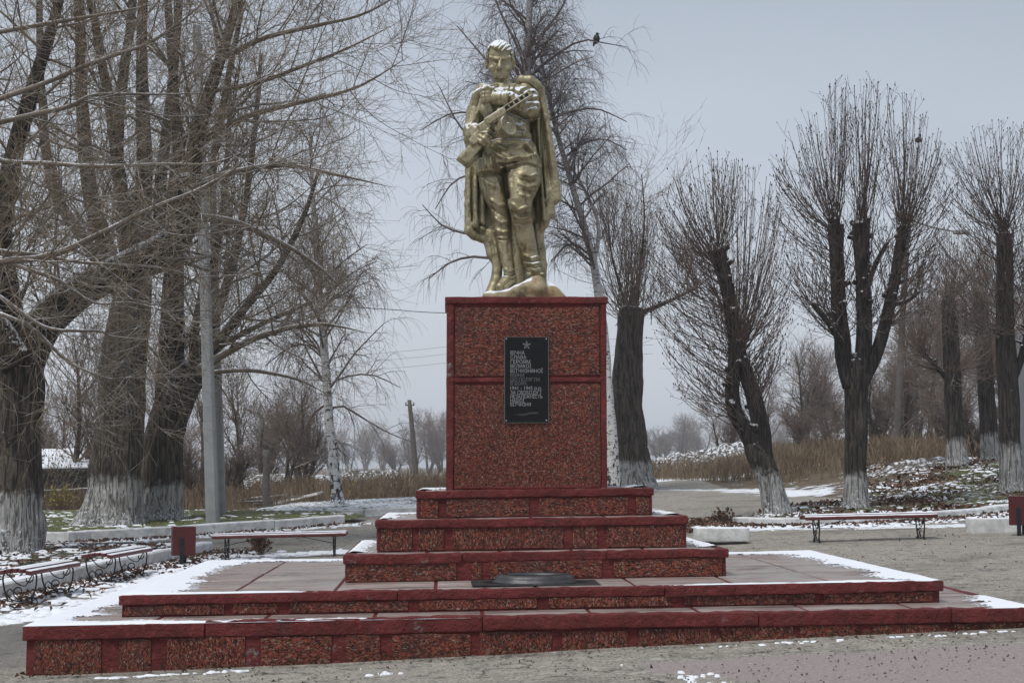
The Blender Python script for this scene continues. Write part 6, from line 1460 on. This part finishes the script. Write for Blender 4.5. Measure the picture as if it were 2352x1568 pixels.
def crumbs(xy, lift, label, rng, size=.06):
    n = len(xy); b = gpts(xy, 0); b[:, 2] += lift; K = 7; a = np.arange(K) * 2 * math.pi / K; r = size * rng.uniform(.25, 1.2, n)[:, None] ** 1.4 * rng.uniform(.35, 1.5, (n, K)); st = rng.uniform(1.0, 2.2, n)[:, None]; ro_ = rng.uniform(-.5, .5, n)[:, None]
    x = r * np.cos(a) * st; y = r * np.sin(a); X = x * np.cos(ro_) - y * np.sin(ro_); Y = x * np.sin(ro_) + y * np.cos(ro_)
    ring0 = np.stack([b[:, None, 0] + X, b[:, None, 1] + Y, np.broadcast_to(b[:, None, 2] - .015, X.shape)], -1); h = (.22 * r.mean(1, keepdims=True)).clip(.003, .022)
    ring1 = np.stack([b[:, None, 0] + X * .62, b[:, None, 1] + Y * .62, b[:, None, 2] + h * rng.uniform(.7, 1.1, X.shape)], -1); top = (b + np.concatenate([np.zeros((n, 2)), h * 1.25], 1))[:, None]
    V = np.concatenate([ring0, ring1, top], 1); o = (np.arange(n) * (2 * K + 1))[:, None, None]; k = np.arange(K); j = (k + 1) % K
    Q4 = (np.stack([k, j, j + K, k + K], -1)[None] + o).reshape(-1, 4); T3 = (np.stack([k + K, j + K, np.full(K, 2 * K)], -1)[None] + o).reshape(-1, 3)
    return tag(obj('snow_crumbs', meshnp('snow_crumbs', V.reshape(-1, 3), [Q4, T3]), M['snow']), label, kind='stuff')
rl = np.random.default_rng(23)
front = [(-4.2, 12.33), (-2.5, 12.4), (0, 12.53), (2.5, 12.65), (4.6, 12.76)]
leaves(along(KERB_NEAR, 1500, .45, rl, -1), 0, 'fallen leaves along the kerb by the benches', rl); leaves(along(KERB_NEAR, 800, .5, rl, 1), .12, 'fallen leaves in the soil bed by the kerb', rl)
leaves(scatter_poly(gl(LAWN_B, .95), 3200, rl, .8), .14, 'fallen leaves in the soil bed', rl, .06); leaves(scatter_poly(gl(LAWN_R, .95), 4200, rl, .7), .13, 'brown fallen leaves on the lawn under the pollarded trees', rl, .065)
leaves(along(KERB_R, 1200, .5, rl, -1), 0, 'fallen leaves along the kerb by the pollarded trees', rl); leaves(along(front, 260, .05, rl, -1), .0, 'dead leaves at the foot of the lowest step', rl, .03)
leaves(along(KERB_A, 900, .35, rl, -1), 0, 'fallen leaves along the old tree lawn kerb', rl); leaves(scatter_poly([(9.5, 36), (14, 37), (19, 44), (19, 56), (12, 52)], 3800, rl, .5), .02, 'brown leaf litter on the bank', rl, .075)
leaves(scatter_poly([(3.2, 28), (5.4, 31.5), (5.2, 34), (4, 33)], 700, rl, 1), 0, 'heap of brown leaves beside the lawn corner', rl, .05)
leaves(scatter_poly([(-9, 9), (9, 9), (14, 29), (-6, 29)], 420, rl, 0), -.014, 'scattered dead leaves on the asphalt', rl, .02)
crumbs(along(KERB_NEAR, 900, .42, rl, -1), .03, 'snow clinging to the leaves by the kerb', rl, .065); crumbs(along(KERB_R, 900, .6, rl, -1), .02, 'snow along the leafy lawn kerb', rl, .07)
crumbs(scatter_poly(gl(LAWN_B, .95), 1700, rl, .9), .17, 'snow patches in the soil bed', rl, .075); crumbs(scatter_poly(gl(LAWN_R, .95), 1100, rl, .8), .15, 'snow patches on the leafy lawn', rl, .07)
crumbs(along(KERB_A, 500, .4, rl, -1), .02, 'snow along the old tree lawn kerb', rl, .07); crumbs(scatter_poly(gl(LAWN_A, .95), 600, rl, .8), .20, 'snow patches on the old tree lawn', rl, .06)
crumbs(along([(-5.9, 16.6), (-5.5, 20), (-5.3, 24), (-4.9, 27.2), (-1.6, 27.5)], 520, .35, rl, 0), .005, 'broken snow on the asphalt by the benches', rl, .08)
crumbs(along([(-3.5, 12.20), (-2.2, 12.33)], 40, .03, rl, -1), .004, 'snow line at the foot of the lowest step', rl, .032); crumbs(along([(1.6, 12.5), (4.9, 12.74)], 40, .05, rl, -1), .002, 'snow bits at the foot of the lowest step', rl, .022)
crumbs(scatter_poly([(-9, 9), (9, 9), (14, 29), (-6, 29)], 90, rl, 0), -.004, 'scattered bits of snow on the asphalt', rl, .03)
crumbs(np.concatenate([rl.normal(size=(16, 2)) * (.10, .14) + (1.35, 10.75), rl.normal(size=(12, 2)) * (.06, .08) + (1.55, 10.3), rl.normal(size=(9, 2)) * (.08, .06) + (-1.0, 11.7)]), .0, 'small snow patches on the asphalt', rl, .02)
crumbs(scatter_poly([(9.5, 36), (14, 37), (19, 44), (19, 56), (12, 52)], 900, rl, .5), .03, 'snow on the leafy bank', rl, .09)
def stones(xy, label, rng, size=.02):
    n = len(xy); b = gpts(xy, .0); o_ = np.array([(0, 0, .8), (1, 0, 0), (0, 1, .1), (-1, 0, 0), (0, -1, -.1), (0, 0, -.6)]); V = b[:, None] + o_[None] * rng.uniform(.5, 1.3, (n, 6, 1)) * (size * rng.uniform(.3, 1.3, (n, 1, 1)) ** 1.5)
    Fb = np.array([(0, 1, 2), (0, 2, 3), (0, 3, 4), (0, 4, 1), (5, 2, 1), (5, 3, 2), (5, 4, 3), (5, 1, 4)]); return tag(obj('gravel', meshnp('gravel', V.reshape(-1, 3), (Fb[None] + (np.arange(n) * 6)[:, None, None]).reshape(-1, 3), False), M['rock']), label, kind='stuff')
stones(scatter_poly([(-6, 9.5), (6, 9.5), (8, 14), (-7, 13)], 3000, rl, 1.2), 'loose grit on the asphalt in front of the steps', rl, .0085)
stones(scatter_poly([(5, 12.5), (9, 13), (13, 29), (3, 26)], 900, rl, 0), 'loose grit on the asphalt beside the steps', rl, .012)
# twiggy low bush with a few leaves under the far bench, yellow-leaved shrub behind the old trees
def shrub(loc, h, n, label, cat, leafmat, nl, seed, grp=None):
    r = np.random.default_rng(seed); e = thing('shrub', loc, label, cat, grp); d = norm(np.concatenate([r.normal(size=(n, 2)) * .55, np.ones((n, 1))], 1)); pts = [r.normal(size=(n, 3)) * (.08 * h, .08 * h, 0)]
    for k in range(5): pts.append(pts[-1] + d * (h / 5) * r.uniform(.7, 1.1, (n, 1))); d = norm(d + r.normal(size=(n, 3)) * .12)
    S = np.stack(pts, 1); R = np.full((n, 6), .008) * np.linspace(1, .5, 6); B2, Br = spawn(S, R, 4, .3, 1, h * .3, (20, 55), r, 4, .1, .1, .1, .8, .004, .006, .6); mb = MB(); mb.add(*tubes(S, R, 4)); mb.add(*tubes(B2, Br, 3)); o = mb.build('stems', M['twig_far'], e); o['kind'] = 'stuff'
    if nl:
        c = B2[r.integers(0, len(B2), nl), r.integers(1, 4, nl)]; u = norm(r.normal(size=(nl, 3))) * .045; v = norm(np.cross(u, r.normal(size=(nl, 3)))) * .025; V = np.stack([c - u, c - v, c + u, c + v], 1); i = np.arange(nl)[:, None] * 4
        o = obj('leaves', meshnp('leaves', V.reshape(-1, 3), np.concatenate([i + (0, 1, 2), i + (0, 2, 3)]), False), M[leafmat], e); o['kind'] = 'stuff'
a_, b_ = at(600, 1255, 27.6)[:2]; shrub(on(a_, b_), .38, 36, 'small dead brush growing under the long bench', 'shrub', 'leaf', 260, 1)
a_, b_ = at(135, 1215, 47)[:2]; shrub(on(a_, b_), .9, 40, 'shrub with yellow leaves behind the arching old tree', 'shrub', 'yellowleaf', 500, 2)
a_, b_ = at(108, 1195, 48)[:2]; shrub(on(a_, b_), 2.2, 40, 'greenish shrub in front of the shed', 'shrub', 'greenleaf', 700, 3)
a_, b_ = at(800, 1165, 49)[:2]; shrub(on(a_, b_), 1.0, 14, 'thin shrub with a few yellow leaves behind the birch', 'shrub', 'yellowleaf', 60, 4)
a_, b_ = at(1830, 1215, 31.2)[:2]; shrub(on(a_ - 1.6, b_), .35, 26, 'low dead brush at the corner of the leafy lawn', 'shrub', 'leaf', 120, 5)

# ------------------------------------------------------------------ mist
zlo = float(GZ.min()) - 1.5
V = np.array([(x, y, z) for z in (zlo, 24.) for (x, y) in ((-750, -70), (750, -70), (750, 1290), (-750, 1290))])
me = meshnp('haze', V, np.array([(3, 2, 1, 0), (4, 5, 6, 7), (0, 1, 5, 4), (1, 2, 6, 5), (2, 3, 7, 6), (3, 0, 4, 7)]), False)
m = bpy.data.materials.new('haze'); m.use_nodes = True; t = m.node_tree; t.nodes.clear(); pv = t.nodes.new('ShaderNodeVolumePrincipled'); pv.inputs['Color'].default_value = (.92, .95, 1, 1); pv.inputs['Density'].default_value = .0007; pv.inputs['Anisotropy'].default_value = .2
mo = t.nodes.new('ShaderNodeOutputMaterial'); t.links.new(pv.outputs[0], mo.inputs['Volume']); tag(obj('haze', me, m), 'thin winter mist over the whole square', kind='stuff')
